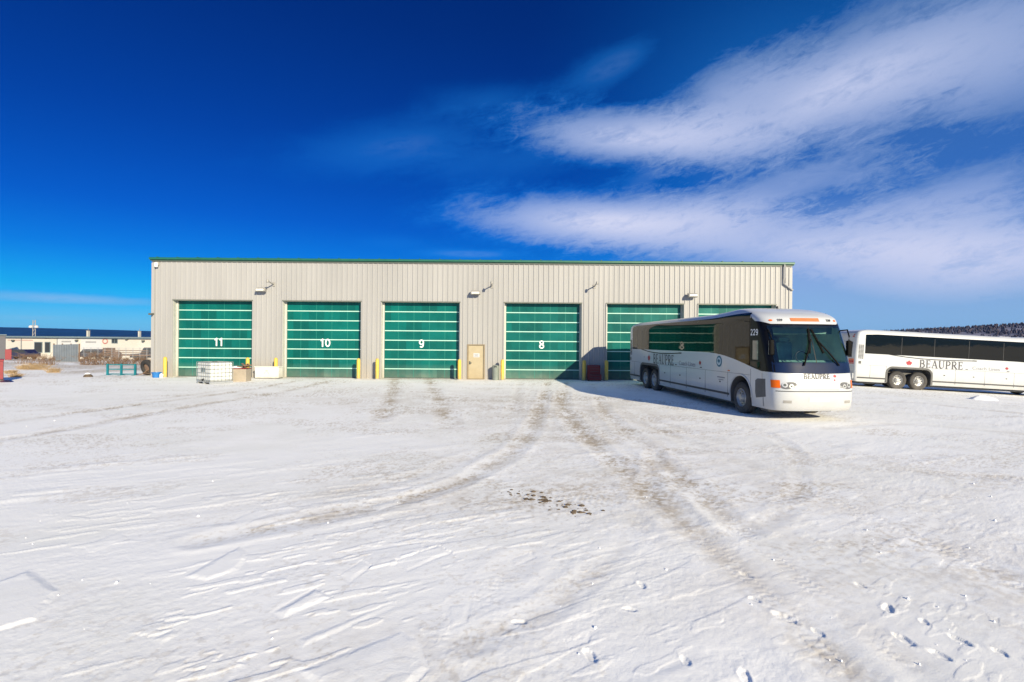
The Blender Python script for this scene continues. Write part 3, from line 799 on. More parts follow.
# ------------------------------------------------------------------ coach
BL, BW, ZB, ZT = 13.85, 2.59, .33, 3.46
def w_half(z):
    w = BW / 2
    if z > 3.02: w = w - .36 + math.sqrt(max(0, .36 ** 2 - (min(z, 3.375) - 3.02) ** 2))
    if z < .9: w = w - .03 * ((.9 - z) / .6) ** 2
    return max(w, .3)
def s_front(z):
    k = [(.3, .10), (.40, .03), (.6, .0), (.95, .0), (1.3, .05), (1.7, .14), (2.3, .34), (2.85, .58), (3.05, .74), (3.14, .92), (3.22, 1.2), (3.30, 1.65), (3.375, 2.3)]
    return float(np.interp(z, [a for a, _ in k], [b for _, b in k]))
def s_rear(z):
    k = [(.3, .06), (.5, 0), (2.0, .0), (2.9, .05), (3.15, .12), (3.28, .3), (3.375, .8)]
    return BL - float(np.interp(z, [a for a, _ in k], [b for _, b in k]))
def outline(z, nF=40, nS=60, nR=16):
    """plan outline at height z: local (x, y), starting at the middle of the front going to the passenger side (-x)"""
    w, f, r = w_half(z), s_front(z), s_rear(z)
    rc, rr = .62, .16                                 # depth of the rounded nose, rear corner radius
    pts = []
    for i in range(nF):                               # front: middle -> side
        a = (i / nF) * math.pi / 2
        ex = 2 / 3.1
        pts.append((-w * abs(math.sin(a)) ** ex, f + rc * (1 - abs(math.cos(a)) ** ex)))
    ys = np.linspace(f + rc, r - rr, nS, endpoint=False)
    pts += [(-w, y) for y in ys]
    for i in range(nR + 1):
        a = i / nR * math.pi / 2
        pts.append((-w + rr * (1 - math.cos(a)), r - rr + rr * math.sin(a)))
    m = [(-a, b) for a, b in pts[::-1]]
    return pts + m[:-1]
ZLEV = [.33, .36, .42, .5, .6, .75, .9, 1.05, 1.2, 1.35, 1.5, 1.65, 1.8, 1.95, 2.1, 2.25, 2.4, 2.55, 2.7, 2.82, 2.92, 3.0, 3.05, 3.10, 3.15, 3.19, 3.23, 3.27, 3.30, 3.33, 3.35, 3.37]
def zcap(z, s):                                       # the roof cap rises over the front of the coach
    return z + .12 * max(0, z - 2.88) / .49 * (1 - float(sstep(1.9, 4.6, s)))

def surf(x, z, off=0.0):
    """point on the nose surface at cross position x and height z, pushed out by off"""
    def P(x, z):
        w, f = w_half(z), s_front(z); q = min(abs(x) / w, 1.0)
        return Vector((x, f + .62 * (1 - (max(0, 1 - q ** 3.1)) ** (1 / 3.1)), zcap(z, 0)))
    p = P(x, z); e = .004
    tx = P(x + e, z) - P(x - e, z); tz = P(x, z + e) - P(x, z - e)
    n = tx.cross(tz); n.normalize()
    if n.y > 0: n = -n
    return p + n * off

def nose_patch(mb, xs, zf0, zf1, nz, off, mat=0):
    n = len(xs); vs = []
    for j in range(nz + 1):
        for x in xs:
            z0, z1 = zf0(x), zf1(x); z = z0 + (z1 - z0) * j / nz
            vs.append(surf(x, z, off))
    mb.add(vs, [(j * n + i, j * n + i + 1, (j + 1) * n + i + 1, (j + 1) * n + i) for j in range(nz) for i in range(n - 1)], mat)

def nose_disc(mb, cx, cz, rx, rz, off, n=20, mat=0, tilt=0.0):
    c = surf(cx, cz, off); vs = [c]
    for k in range(n):
        a = 2 * math.pi * k / n
        dx, dz = rx * math.cos(a), rz * math.sin(a)
        vs.append(surf(cx + dx * math.cos(tilt) - dz * math.sin(tilt), cz + dx * math.sin(tilt) + dz * math.cos(tilt), off))
    mb.add(vs, [(0, 1 + k, 1 + (k + 1) % n) for k in range(n)], mat)

def belt(s):                                          # height of the glass line along the side
    return float(np.interp(s, [.5, 1.0, 1.5, 2.0, 2.6, 3.2, 3.8, 4.4, 5.2, 14], [1.40, 1.49, 1.585, 1.69, 1.80, 1.885, 1.94, 1.965, 1.97, 1.97]))
WF, WD, WT, TR = 2.06, 10.08, 11.30, .52              # axle positions, tyre radius

def boolean(o, cutters):
    for c in cutters:
        m = o.modifiers.new('cut', 'BOOLEAN'); m.operation = 'DIFFERENCE'; m.object = c; m.solver = 'EXACT'
    dg = bpy.context.evaluated_depsgraph_get(); dg.update()
    me = bpy.data.meshes.new_from_object(o.evaluated_get(dg))
    o.modifiers.clear(); old = o.data; o.data = me; bpy.data.meshes.remove(old)
    for c in cutters:
        d = c.data; bpy.data.objects.remove(c); bpy.data.meshes.remove(d)

def wheel_proto(root, x, y, side):
    w = bpy.data.objects.new('wheel', None); COL.objects.link(w); w.parent = root; w.empty_display_size = .2
    w.location = (x, y, TR); w.rotation_euler = (0, 0, 0 if side < 0 else math.pi)
    r = TR                                            # axle along x, outside face at negative x
    MB().lathe([(.30, .28), (.42, .29), (.49, .27), (r, .22), (r, .17), (r - .012, .165), (r - .012, .15), (r, .145), (r, .06), (r - .012, .055), (r - .012, .045), (r, .04), (r, .02), (.495, -.01), (.42, -.03), (.31, -.02), (.29, .0), (.29, .28)], 40, axis='x').build('tyre', M['tyre'], w, smooth=True, sharp=50)
    rm = MB()
    rm.lathe([(.30, -.012), (.285, -.02), (.27, .02), (.25, .05), (.17, .07), (.14, .03), (.135, -.005), (.10, -.02), (.09, -.05), (.001, -.055)], 32, axis='x')
    for k in range(10):                               # hand holes and nuts
        a = 2 * math.pi * k / 10
        cy, cz = .215 * math.cos(a), .215 * math.sin(a)
        rm.add([(.054, cy, cz)] + [(.052, cy + .032 * math.cos(b), cz + .032 * math.sin(b)) for b in [2 * math.pi * q / 10 for q in range(10)]], [(0, 1 + q, 1 + (q + 1) % 10) for q in range(10)], 1)
        cy, cz = .118 * math.cos(a + .3), .118 * math.sin(a + .3)
        rm.lathe([(.014, .02), (.014, -.03), (.001, -.032)], 6, axis='x', M=Matrix.Translation((0, cy, cz)))
    rm.build('rim', [M['rim'], M['rimhole']], w, smooth=True, recalc=False)
    return w

def coach(label, loc, rz, front_no, badge):
    t = thing('coach_bus', label, 'bus', loc, rz)
    NO = []
    b = MB(); rings = [outline(z) for z in ZLEV]; n = len(rings[0])
    vs = [(x, y, zcap(z, y)) for ring, z in zip(rings, ZLEV) for x, y in ring]
    fs = [(j * n + i, j * n + (i + 1) % n, (j + 1) * n + (i + 1) % n, (j + 1) * n + i) for j in range(len(ZLEV) - 1) for i in range(n)]
    fs += [tuple(range(n - 1, -1, -1)), tuple(range((len(ZLEV) - 1) * n, len(ZLEV) * n))]
    b.add(vs, fs)
    body = b.build('body', [M['white_paint'], M['arch'], M['interior']], None, smooth=True, sharp=40)
    cut = []
    for yc in (WF,):
        for sx in (-1, 1):
            c = MB(); nn = 28
            poly = [(yc + .66 * math.cos(math.pi * k / nn), .60 + .64 * math.sin(math.pi * k / nn)) for k in range(nn + 1)]
            poly = [(yc + .66, .1)] + poly + [(yc - .66, .1)]
            c.prism(poly, sx * 1.5, sx * .80, 'yz', 1); cut.append(c.build('cut', [M['white_paint'], M['arch'], M['interior']], None))
    for sx in (-1, 1):
        c = MB(); ya, yb, zt, rr = WD - .68, WT + .66, 1.22, .34
        poly = [(ya, .1), (ya, zt - rr)] + [(ya + rr - rr * math.cos(R(90 * k / 8)), zt - rr + rr * math.sin(R(90 * k / 8))) for k in range(1, 9)] + \
               [(yb - rr + rr * math.sin(R(90 * k / 8)), zt - rr + rr * math.cos(R(90 * k / 8))) for k in range(0, 9)] + [(yb, .1)]
        c.prism(poly, sx * 1.5, sx * .80, 'yz', 1); cut.append(c.build('cut', [M['white_paint'], M['arch'], M['interior']], None))
    cav = MB(); cav.box(-1.21, 1.21, .92, 8.5, 1.30, 2.86, 2); cut.append(cav.build('cut', [M['white_paint'], M['arch'], M['interior']], None))
    op = MB(); op.box(-1.10, 1.10, -.6, 1.4, 1.72, 2.84, 2); cut.append(op.build('cut', [M['white_paint'], M['arch'], M['interior']], None))
    boolean(body, cut); body.parent = t
    body.data.polygons.foreach_set('use_smooth', [True] * len(body.data.polygons)); body.data.set_sharp_from_angle(angle=R(40))

    # ---- side (both sides mirrored): glass, pillars, seams
    def side_x(s, off): return None
    for sx in (-1, 1):
        X = lambda off: sx * (BW / 2 + off)
        def panel(name, sa, sb, zlo, zhi, m, off=.006, nseg=None, parent=t, curve=True):
            nseg = nseg or max(2, int((sb - sa) / .15)); mb = MB(); ss = np.linspace(sa, sb, nseg + 1)
            nzz = 10; vs = []
            for j in range(nzz + 1):
                for s in ss:
                    z0, z1 = zlo(s), zhi(s); z = z0 + (z1 - z0) * j / nzz
                    vs.append((sx * (w_half(z) + off), s, zcap(z, s)))
            k = len(ss)
            mb.add(vs, [(j * k + i, j * k + i + 1, (j + 1) * k + i + 1, (j + 1) * k + i) for j in range(nzz) for i in range(k - 1)])
            return mb.build(name, m, parent, smooth=True)
        ztop = lambda s: (3.19 if badge else 3.09) - .05 * max(0, (s - 12.6))
        # black surround behind the glass
        panel('window_band', 1.47, BL - .55, belt, lambda s: ztop(s) + .02, M['busglass'], .004)
        cuts = [1.50, 3.3, 5.3, 7.3, 9.3, 11.2, BL - .58]
        for a, c in zip(cuts[:-1], cuts[1:]):
            if not badge and a > 2: MB().box(sx * (BW / 2 + .002), sx * (BW / 2 + .016), a - .008, a + .008, 2.0, 3.0).build('window_divider', M['seam'], t)
            panel('side_window', a + .003, c - .003, lambda s: belt(s) + .012, lambda s: ztop(s), M['busglass'], .011)
        # thin white gutter line above the glass
        mb = MB()
        for a, c in ((1.3, 7), (7, BL - .25)):
            mb.box(sx * 1.262, sx * 1.25, a, c, 3.118, 3.134)
        # black entry pillar / door glass at the nose corner
        mb = MB(); vs = []; nz_, ns_ = 22, 10
        for q in range(nz_ + 1):
            f = q / nz_
            for k in range(ns_ + 1):
                zt_ = 2.95 + .18 * k / ns_
                z = 1.46 + (zt_ - 1.46) * f
                y0 = s_front(z) + .47
                y = y0 + (1.462 - y0) * k / ns_
                z = max(z, belt(y)); vs.append((sx * (w_half(z) + .006), y, zcap(z, y)))
        mb.add(vs, [(q * (ns_ + 1) + k, q * (ns_ + 1) + k + 1, (q + 1) * (ns_ + 1) + k + 1, (q + 1) * (ns_ + 1) + k) for q in range(nz_) for k in range(ns_)])
        mb.build('front_pillar', M['busblack'], t, smooth=True)
        if sx < 0:
            dg_ = panel('entry_door_glass', 1.00, 1.32, lambda s: 1.80, lambda s: 2.40, M['busglass2'], .012)
            panel('door_lower_glass', .90, 1.42, lambda s: belt(s) + .05, lambda s: 1.74, M['busglass'], .012)
            # lower door vent: a dark trapezoid
            mb = MB(); q = [(.60, .70), (1.12, .62), (1.17, .78), (1.17, 1.16), (1.05, 1.22), (.62, 1.24)]
            mb.prism(q, sx * (BW / 2 - .03), sx * (BW / 2 + .008), 'yz'); mb.build('door_vent', M['arch'], t, bevel=.01)
            number_mesh('fleet_number', front_no, .20, M['num'], t, lambda a, c, e: (sx * (BW / 2 + .012 + e), 1.23 - a, 2.66 + c))
        # body seams
        sm = MB()
        o1 = BW / 2
        def line(sa, za, sb, zb, w=.010, off=.003): sm.bar((sx * (o1 + off - .004), sa, za), (sx * (o1 + off - .004), sb, zb), w, .008)
        line(1.5, 1.30, WD - .75, 1.30); line(WT + .72, 1.30, BL - .2, 1.30)
        for s in (2.9, 4.6, 6.3, 8.0, 9.32): line(s, .46, s, 1.295)
        line(WT + .72, .6, WT + .72, 1.295); line(BL - .9, .6, BL - .9, 1.295)
        line(.72, .4, .80, 1.40); line(1.44, .4, 1.44, 1.50)
        sm.build('panel_seam', M['seam'], t)
        st = MB()
        st.box(sx * (o1 - .03), sx * (o1 + .012), 2.80, WD - .70, .53, .60); st.box(sx * (o1 - .03), sx * (o1 + .012), WT + .69, BL - .17, .53, .60)
        st.build('skirt_stripe', M['seam'], t)
        # curved stripe under the rear windows
        pts = [(11.9, 1.985), (11.4, 1.93), (10.8, 1.875), (10, 1.835), (9.2, 1.82), (8.4, 1.828), (7.6, 1.85), (7.0, 1.875)]
        sw = MB()
        ribbon(sw, pts, .042, lambda a, c, e: (sx * (o1 + .005), a, c), 0); sw.box(sx * (o1 + .001), sx * (o1 + .02), 6.82, 7.06, 1.855, 1.90)
        sw.build('swoosh_stripe', M['busblack'], t)
        for k, s in enumerate((3.4, 5.0, 6.9, 8.6)):
            MB().box(sx * (o1 - .01), sx * (o1 + .008), s, s + .09, .92, .97).build('bay_latch', M['seam'], t)
        for s in (2.75, 4.9, 7.3): MB().box(sx * (o1 - .01), sx * (o1 + .012), s, s + .14, 1.35, 1.385).build('marker_lamp', M['orange'] if s < 3 else M['seam'], t)
        MB().box(sx * (o1 - .01), sx * (o1 + .006), 3.1, 3.65, 1.08, 1.12).build('small_notice', M['letter2'], t)
        MB().box(sx * (o1 - .01), sx * (o1 + .006), 3.2, 3.55, 1.0, 1.03).build('small_notice', M['letter2'], t)
        # arch lips
        ar = MB()
        poly = [(WF + .70 * math.cos(math.pi * k / 24), .60 + .68 * math.sin(math.pi * k / 24)) for k in range(25)]
        for p, q in zip(poly[:-1], poly[1:]): ar.bar((sx * (o1 + .0), p[0], p[1]), (sx * (o1 + .0), q[0], q[1]), .05, .03)
        ar.build('arch_lip', M['white_paint'], t)
        ar = MB(); ya, yb, zt, rr = WD - .71, WT + .69, 1.25, .36
        poly = [(ya, .36), (ya, zt - rr)] + [(ya + rr - rr * math.cos(R(90 * k / 8)), zt - rr + rr * math.sin(R(90 * k / 8))) for k in range(1, 9)] + [(yb - rr + rr * math.sin(R(90 * k / 8)), zt - rr + rr * math.cos(R(90 * k / 8))) for k in range(0, 9)] + [(yb, .36)]
        for p, q in zip(poly[:-1], poly[1:]): ar.bar((sx * o1, p[0], p[1]), (sx * o1, q[0], q[1]), .03, .11)
        ar.build('arch_lip', M['arch'], t)
        # lettering: rear to front on the passenger side, mirrored reading on the other
        if sx < 0:
            tr = lambda s0, z0: (lambda a, c, e: (-(o1 + .005 + e), s0 - a, z0 + c))
            mb = MB(); serif_text(mb, 'BEAUPRE', tr(10.12, 1.33), .44, bold=1.4); mb.build('lettering', M['letter'], t)
            Mx = Matrix.Translation((-(o1 + .006), 6.25, 1.45)) @ Matrix.Rotation(R(-90), 4, 'Z') @ Matrix.Rotation(R(90), 4, 'X')
            text_mesh('lettering', 'Coach Lines', .26, M['letter2'], t, Mx, .001, 0, 1.25)
            for s, z, k in ((10.72, 1.53, .36), (5.05, 1.53, .20)):
                mb = MB(); mb.prism([(s - a * k, z + c * k) for a, c in LEAF], -(o1 - .02), -(o1 + .006), 'yz'); mb.build('maple_leaf', M['leaf'], t)
            if badge:
                mb = MB(); mb.lathe([(.001, -.008), (.20, -.008), (.205, .02)], 28, axis='x', M=Matrix.Translation((-o1, 3.52, 1.66))); bd = mb.build('round_badge', M['badge'], t)
                mb = MB(); mb.lathe([(.001, -.012), (.135, -.012), (.137, .0)], 24, axis='x', M=Matrix.Translation((-o1, 3.52, 1.66))); mb.build('badge_centre', M['badgein'], bd)
                mb = MB(); mb.prism([(3.52 - a * .2, 1.66 + c * .2) for a, c in LEAF], -(o1 + .0), -(o1 + .016), 'yz'); mb.build('badge_leaf', M['badge'], bd)
        for s in (WF, WD, WT): wheel_proto(t, sx * (BW / 2 - .045), s, sx)
        # engine grille on the rear quarter, and its lamp
        gr = MB()
        for k in range(11):
            for q in range(3):
                y0 = BL - .47 + .105 * q
                gr.box(sx * (o1 - .02), sx * (o1 + .006), y0, y0 + .085, 1.66 + k * .075, 1.66 + k * .075 + .05)
        gr.build('engine_grille', M['seam'], t)
        MB().box(sx * (o1 - .01), sx * (o1 + .008), BL - .36, BL - .20, 1.36, 1.52).build('fuel_flap', M['arch'], t, bevel=.006)
    for a, c in ((.9, 1.35), (2.8, WD - .75), (WT + .72, BL - .5)):
        MB().box(-1.02, 1.02, a, c, .21, .345).build('underbody', M['arch'], t)
    # ---- nose
    lin = lambda a, c, k=21: list(np.linspace(a, c, k))
    fr = MB()                                          # black ring round the windscreen
    zw0, zw1 = 1.66, 2.88
    for sx in (-1, 1):
        xs_ = [sx * (1.06 + (1.2945 - 1.06) * (1 - (1 - k / 14) ** 2.2)) for k in range(15)]
        nose_patch(fr, xs_, lambda x: 1.43 + .02 * abs(x), lambda x: zw1 + .02 + .08 * max(0, (abs(x) - 1.06) / .235), 20, .005)
    nose_patch(fr, lin(-1.06, 1.06), lambda x: 2.80, lambda x: zw1 + .02, 3, .004)
    o = fr.build('windscreen_frame', M['busblack'], t, smooth=True)
    np_ = MB(); nose_patch(np_, lin(-1.22, 1.22, 33), lambda x: 1.42 + .02 * abs(x), lambda x: 1.76, 5, .008)
    np_.build('dash_panel', M['navy'], t, smooth=True)
    for a, c in ((-1.17, -.012), (.012, 1.17)):
        g = MB(); nose_patch(g, lin(a, c, 22), lambda x: 1.74, lambda x: 2.85, 14, .013); g.build('windscreen', M['windshield'], t, smooth=True)
    g = MB(); nose_patch(g, lin(-.012, .012, 2), lambda x: 1.74, lambda x: 2.85, 10, .015); g.build('windscreen_divider', M['busblack'], t)
    # destination glass and lamps on the cap
    g = MB(); nose_patch(g, lin(-.46, .46), lambda x: 2.965, lambda x: 3.05, 3, .006); g.build('destination_sign', M['amberpanel'], t, smooth=True)
    for x in (-1.0, 1.0):
        g = MB(); nose_disc(g, x * 1.03, 2.99, .05, .022, .012); g.build('marker_lamp', M['orange'], t)
        p = surf(x * .78, 2.99, .012)
        text_mesh('fleet_number', front_no, .105, M['letter'], t, Matrix.Translation(p + Vector((0, 0, 0))) @ Matrix.Rotation(R(8 if x > 0 else -8), 4, 'Z') @ Matrix.Rotation(R(90 - 28), 4, 'X'), .006, .002)
    for sx in (-1, 1):
        # orange corner lamp wrapping round the nose, round headlights in a swept recess
        g = MB(); nose_patch(g, lin(sx * 1.10, sx * 1.265, 10), lambda x: 1.0, lambda x: 1.23, 6, .012); ts = g.build('turn_signal', M['orange'], t, smooth=True)
        g = MB(); vs = []
        nose_disc(g, sx * .885, 1.075, .215, .098, .006, 28, tilt=-sx * .20); hd = g.build('headlight', M['headlamp'], t)
        for x, z, r in ((.99, 1.09, .075), (.82, 1.055, .062), (.71, 1.035, .03)):
            g = MB(); nose_disc(g, sx * x, z, r, r, .012, 18); g.build('lamp', M['chrome'], hd)
            g = MB(); nose_disc(g, sx * x, z, r * .5, r * .5, .016, 14); g.build('bulb', M['dark_trim'], hd)
        g = MB(); nose_patch(g, lin(sx * .82, sx * 1.04, 6), lambda x: .56, lambda x: .64, 2, .006); g.build('fog_lamp', M['lampgrey'], t)
    g = MB(); nose_patch(g, lin(-1.2, 1.2, 30), lambda x: .895, lambda x: .92, 1, .004); g.build('bumper_seam', M['seam'], t)
    g = MB(); nose_patch(g, lin(-.62, .62), lambda x: .955, lambda x: .965, 1, .004); g.build('bumper_seam', M['letter2'], t)
    g = MB(); nose_patch(g, lin(-.32, .32), lambda x: .60, lambda x: .74, 1, .007); g.build('number_plate', M['signwhite'], t)
    mb = MB(); h = .14
    wtot = sum(GLY[c][0] + .10 for c in 'BEAUPRE') * h
    serif_text(mb, 'BEAUPRE', lambda a, c, e: surf(-wtot / 2 - .04 + a, 1.275 + c, .010 + e), h, bold=1.7); mb.build('lettering', M['letter'], t)
    for x, z, k in ((.52, 1.35, .11), (.50, 1.24, .06)):
        mb = MB(); vs = [surf(x + a * k, z + c * k, .007) for a, c in LEAF]; mb.add(vs, [tuple(range(len(vs)))]); mb.build('maple_leaf', M['leaf'], t)
    mb = MB(); nose_disc(mb, .0, 1.17, .12, .045, .006); e_ = mb.build('oval_emblem', M['chrome'], t)
    mb = MB(); nose_disc(mb, .0, 1.17, .095, .03, .009); mb.build('emblem_centre', M['white_paint'], e_)
    # wipers
    for x0, x1 in ((-.42, -.06), (.68, .12)):
        w = MB(); P = [surf(x0 + (x1 - x0) * k / 6, 1.66 + (2.42 - 1.66) * k / 6, .05 + .02 * math.sin(k / 6 * math.pi)) for k in range(7)]
        w.tube(P, .024, 8); wa = w.build('wiper', M['wiperblack'], t)
        w = MB(); d = (x1 - x0) * .5
        P = [surf(x1 + dx, 2.02 + .72 * (k / 6), .03) for k, dx in enumerate(np.linspace(-d * .45 + .02 * (1 if x0 > 0 else -1), d * .2, 7))]
        w.tube(P, .032, 6); w.build('wiper_blade', M['wiperblack'], wa)
    # mirrors on arms
    for sx in (-1, 1):
        w = MB(); a = surf(sx * 1.2, 2.72, .0)
        w.tube([a, a + Vector((sx * .07, -.22, .02)), a + Vector((sx * .04, -.34, -.18)), a + Vector((sx * .03, -.34, -.3))], .022, 8)
        ma = w.build('mirror_arm', M['busblack'], t, smooth=True)
        c = a + Vector((sx * .03, -.34, -.52))
        MB().box(c.x - .07, c.x + .07, c.y - .06, c.y + .05, c.z - .24, c.z + .22).build('mirror_housing', M['wiperblack'], ma, bevel=.04)
        MB().box(c.x - .055, c.x + .055, c.y + .051, c.y + .056, c.z - .22, c.z + .2).build('mirror_glass', M['chrome'], ma)
    # roof antenna and hatches
    MB().lathe([(.001, .16), (.03, .14), (.05, 0)], 10, M=Matrix.Translation((.30, 2.6, 3.44))).build('roof_antenna', M['black'], t, smooth=True)
    for s in (4.0, 9.5): MB().box(-.35, .35, s, s + .7, zcap(3.37, s) + .002, zcap(3.37, s) + .05).build('roof_hatch', M['white_paint'], t, bevel=.02)
    # ---- inside, seen through the windscreen
    d = MB(); d.prism([(.90, 1.32), (.80, 1.70), (.95, 1.80), (1.45, 1.74), (1.55, 1.32)], -1.15, 1.15, 'yz'); d.build('dashboard', M['dash'], t, bevel=.02)
    sw = MB()
    P = [(.55 + .22 * math.cos(a), 1.62 + .09 * math.sin(a), 1.86 + .2 * math.sin(a)) for a in [2 * math.pi * k / 20 for k in range(21)]]
    sw.tube(P, .018, 8); sw.build('steering_wheel', M['black'], t)
    for x, s in ((.55, 2.1), (-.75, 2.9), (.75, 3.4), (-.75, 3.8), (.75, 4.3), (-.75, 4.7), (.75, 5.2), (-.75, 5.6)):
        q = MB(); wd = .26 if s < 2.2 else .46
        q.box(x - wd, x + wd, s, s + .5, 1.30, 1.62); q.box(x - wd, x + wd, s + .42, s + .56, 1.63, 2.36); q.box(x - wd * .7, x + wd * .7, s + .43, s + .54, 2.37, 2.52)
        q.build('passenger_seat' if s > 2.2 else 'driver_seat', M['seat'], t, bevel=.05)
    for sx in (-1, 1): MB().box(sx * .78 - .3, sx * .78 + .3, 2.0, 8.3, 2.62, 2.855).build('luggage_rack', M['interior'], t, bevel=.03)
    sv = MB(); sv.box(-1.1, 1.1, 1.0, 1.03, 2.62, 2.84); sv.build('sun_visor', M['dash'], t)
    # ---- tail
    yr = BL
    for k in (-.72, .72):
        g = MB(); g.box(k - .26, k + .26, yr - .08, yr + .008, 1.72, 2.62)
        for q in range(10): g.box(k - .24, k + .24, yr + .0095, yr + .025, 1.76 + q * .085, 1.80 + q * .085)
        g.build('radiator_vent', M['seam'], t)
    MB().box(-.95, .95, yr - .02, yr + .006, .86, 1.34).build('engine_door', M['white_paint'], t, bevel=.01)
    g = MB(); g.box(-.42, .42, yr - .10, yr + .004, 1.72, 2.62); g.build('rear_panel', M['white_paint'], t)
    for sx in (-1, 1):
        for z0, z1, mm in ((1.42, 1.54, 'redlens'), (1.56, 1.63, 'orange'), (1.34, 1.40, 'redlens')):
            MB().box(sx * .95 - .22, sx * .95 + .22, yr - .10, yr + .010, z0, z1).build('tail_lamp', M[mm], t)
        MB().box(sx * 1.0 - .05, sx * 1.0 + .05, yr - .3, yr - .08, 3.02, 3.08).build('marker_lamp', M['redlens'], t)
        MB().box(sx * 1.0 - .05, sx * 1.0 + .05, yr - .12, yr - .02, 2.9, 2.97).build('marker_lamp', M['redlens'], t)
    MB().box(-1.2, 1.2, yr - .03, yr + .06, .48, .80).build('rear_bumper', M['white_paint'], t, bevel=.03)
    text_mesh('fleet_number', front_no, .3, M['letter'], t, Matrix.Translation((-.75, yr + .0, 2.86)) @ Matrix.Rotation(R(180), 4, 'Z') @ Matrix.Rotation(R(90), 4, 'X'), .002) if badge is None else None
    return t
M['busglass2'] = mat('door_glass', (.05, .07, .07), .04, var=.4, scale=2.5, ior=2.2, rvar=.01)

YAW = .086
# local origin is on the centre line at the nose
ca, sa = math.cos(YAW), math.sin(YAW)
coach('white tour coach numbered 229 facing the camera beside the green garage doors', (7.72 + ca * BW / 2, 15.1 + sa * BW / 2, -.01), YAW, '229', True)
# second coach: tail to the left, nose out of the picture, on ground falling to the right
P2 = R(2.7)
tagx = (899.8 - 512) / F * 30.1
c2 = coach('white tour coach parked broadside at the right edge, nose out of the picture', (0, 0, 0), R(90), '227', False)
c2.rotation_euler = Matrix.Rotation(P2, 4, 'Y').to_3x3().to_euler() if False else (0, 0, 0)
c2.rotation_mode = 'QUATERNION'
c2.rotation_quaternion = (Matrix.Rotation(P2, 3, 'Y') @ Matrix.Rotation(R(90), 3, 'Z')).to_quaternion()
noseX = tagx + WT - .12
z_tag = gz(tagx, 31)
c2.location = (noseX, 30.1 + BW / 2, z_tag - math.tan(P2) * WT - .02)

# ------------------------------------------------------------------ loose stuff on the yard
def clods():
    mb = MB(); r = random.Random(3)
    for k in range(110):
        t = r.random(); px, py = 508 + 82 * t + r.gauss(0, 8), 492 + 22 * t + r.gauss(0, 3.0)
        x, y = ground_at(px, py); s = .008 + .028 * r.random() ** 2.6
        n = 7; vs = [(x, y, s * .9)]
        ring = lambda k_, h: [(x + s * k_ * math.cos(2 * math.pi * i / n) * r.uniform(.7, 1.3) * 1.4, y + s * k_ * math.sin(2 * math.pi * i / n) * r.uniform(.7, 1.3), h) for i in range(n)]
        vs += ring(.7, s * .6) + ring(1.1, -.02)
        mb.add(vs, [(0, 1 + i, 1 + (i + 1) % n) for i in range(n)] + [(1 + i, 1 + n + i, 1 + n + (i + 1) % n, 1 + (i + 1) % n) for i in range(n)])
    o = mb.build('dirt_clods', M['dirtclod'], None); tag(o, 'scatter of brown frozen dirt clods on the snow in mid yard', 'dirt clods'); o['kind'] = 'stuff'
    mb = MB()
    for k in range(90):
        px, py = r.uniform(0, 1024), 420 + 250 * r.random() ** .8
        if r.random() < .5: px = r.uniform(560, 1024)
        x, y = ground_at(px, py); s = .005 + .014 * r.random() ** 4
        n = 6; vs = [(x, y, s * 1.1)]
        ring = lambda k_, h: [(x + s * k_ * math.cos(2 * math.pi * i / n) * r.uniform(.7, 1.3), y + s * k_ * math.sin(2 * math.pi * i / n) * r.uniform(.7, 1.3), h) for i in range(n)]
        vs += ring(.8, s * .7) + ring(1.1, -.03)
        mb.add(vs, [(0, 1 + i, 1 + (i + 1) % n) for i in range(n)] + [(1 + i, 1 + n + i, 1 + n + (i + 1) % n, 1 + (i + 1) % n) for i in range(n)])
    o = mb.build('snow_crumbs', M['snowcap'], None, smooth=True, sharp=80); tag(o, 'small snow crumbs scattered over the yard', 'snow crumbs'); o['kind'] = 'stuff'
clods()

# snow bank at the foot of the second coach
def bank(px, py, w, hgt, lab):
    x, y = ground_at(px, py); z = gz(x, y); mb = MB(); n = 22; r = random.Random(int(px)); vs = [(0, 0, hgt)]
    for k, hh in ((.35, .8), (.7, .35), (1, -.06)):
        vs += [(w * k * math.cos(2 * math.pi * i / n) * r.uniform(.85, 1.15), w * .4 * k * math.sin(2 * math.pi * i / n) * r.uniform(.85, 1.15), hgt * hh * r.uniform(.7, 1.2) if hh > 0 else hh) for i in range(n)]
    fs = [(0, 1 + i, 1 + (i + 1) % n) for i in range(n)]
    for q in range(2): fs += [(1 + q * n + i, 1 + (q + 1) * n + i, 1 + (q + 1) * n + (i + 1) % n, 1 + q * n + (i + 1) % n) for i in range(n)]
    mb.add(vs, fs); o = mb.build('snow_heap', M['snowcap'], None, smooth=True, sharp=80); o.location = (x, y, z - .01); tag(o, lab, 'snow heap')
bank(983, 395, .8, .22, 'low snow heap in front of the broadside coach')

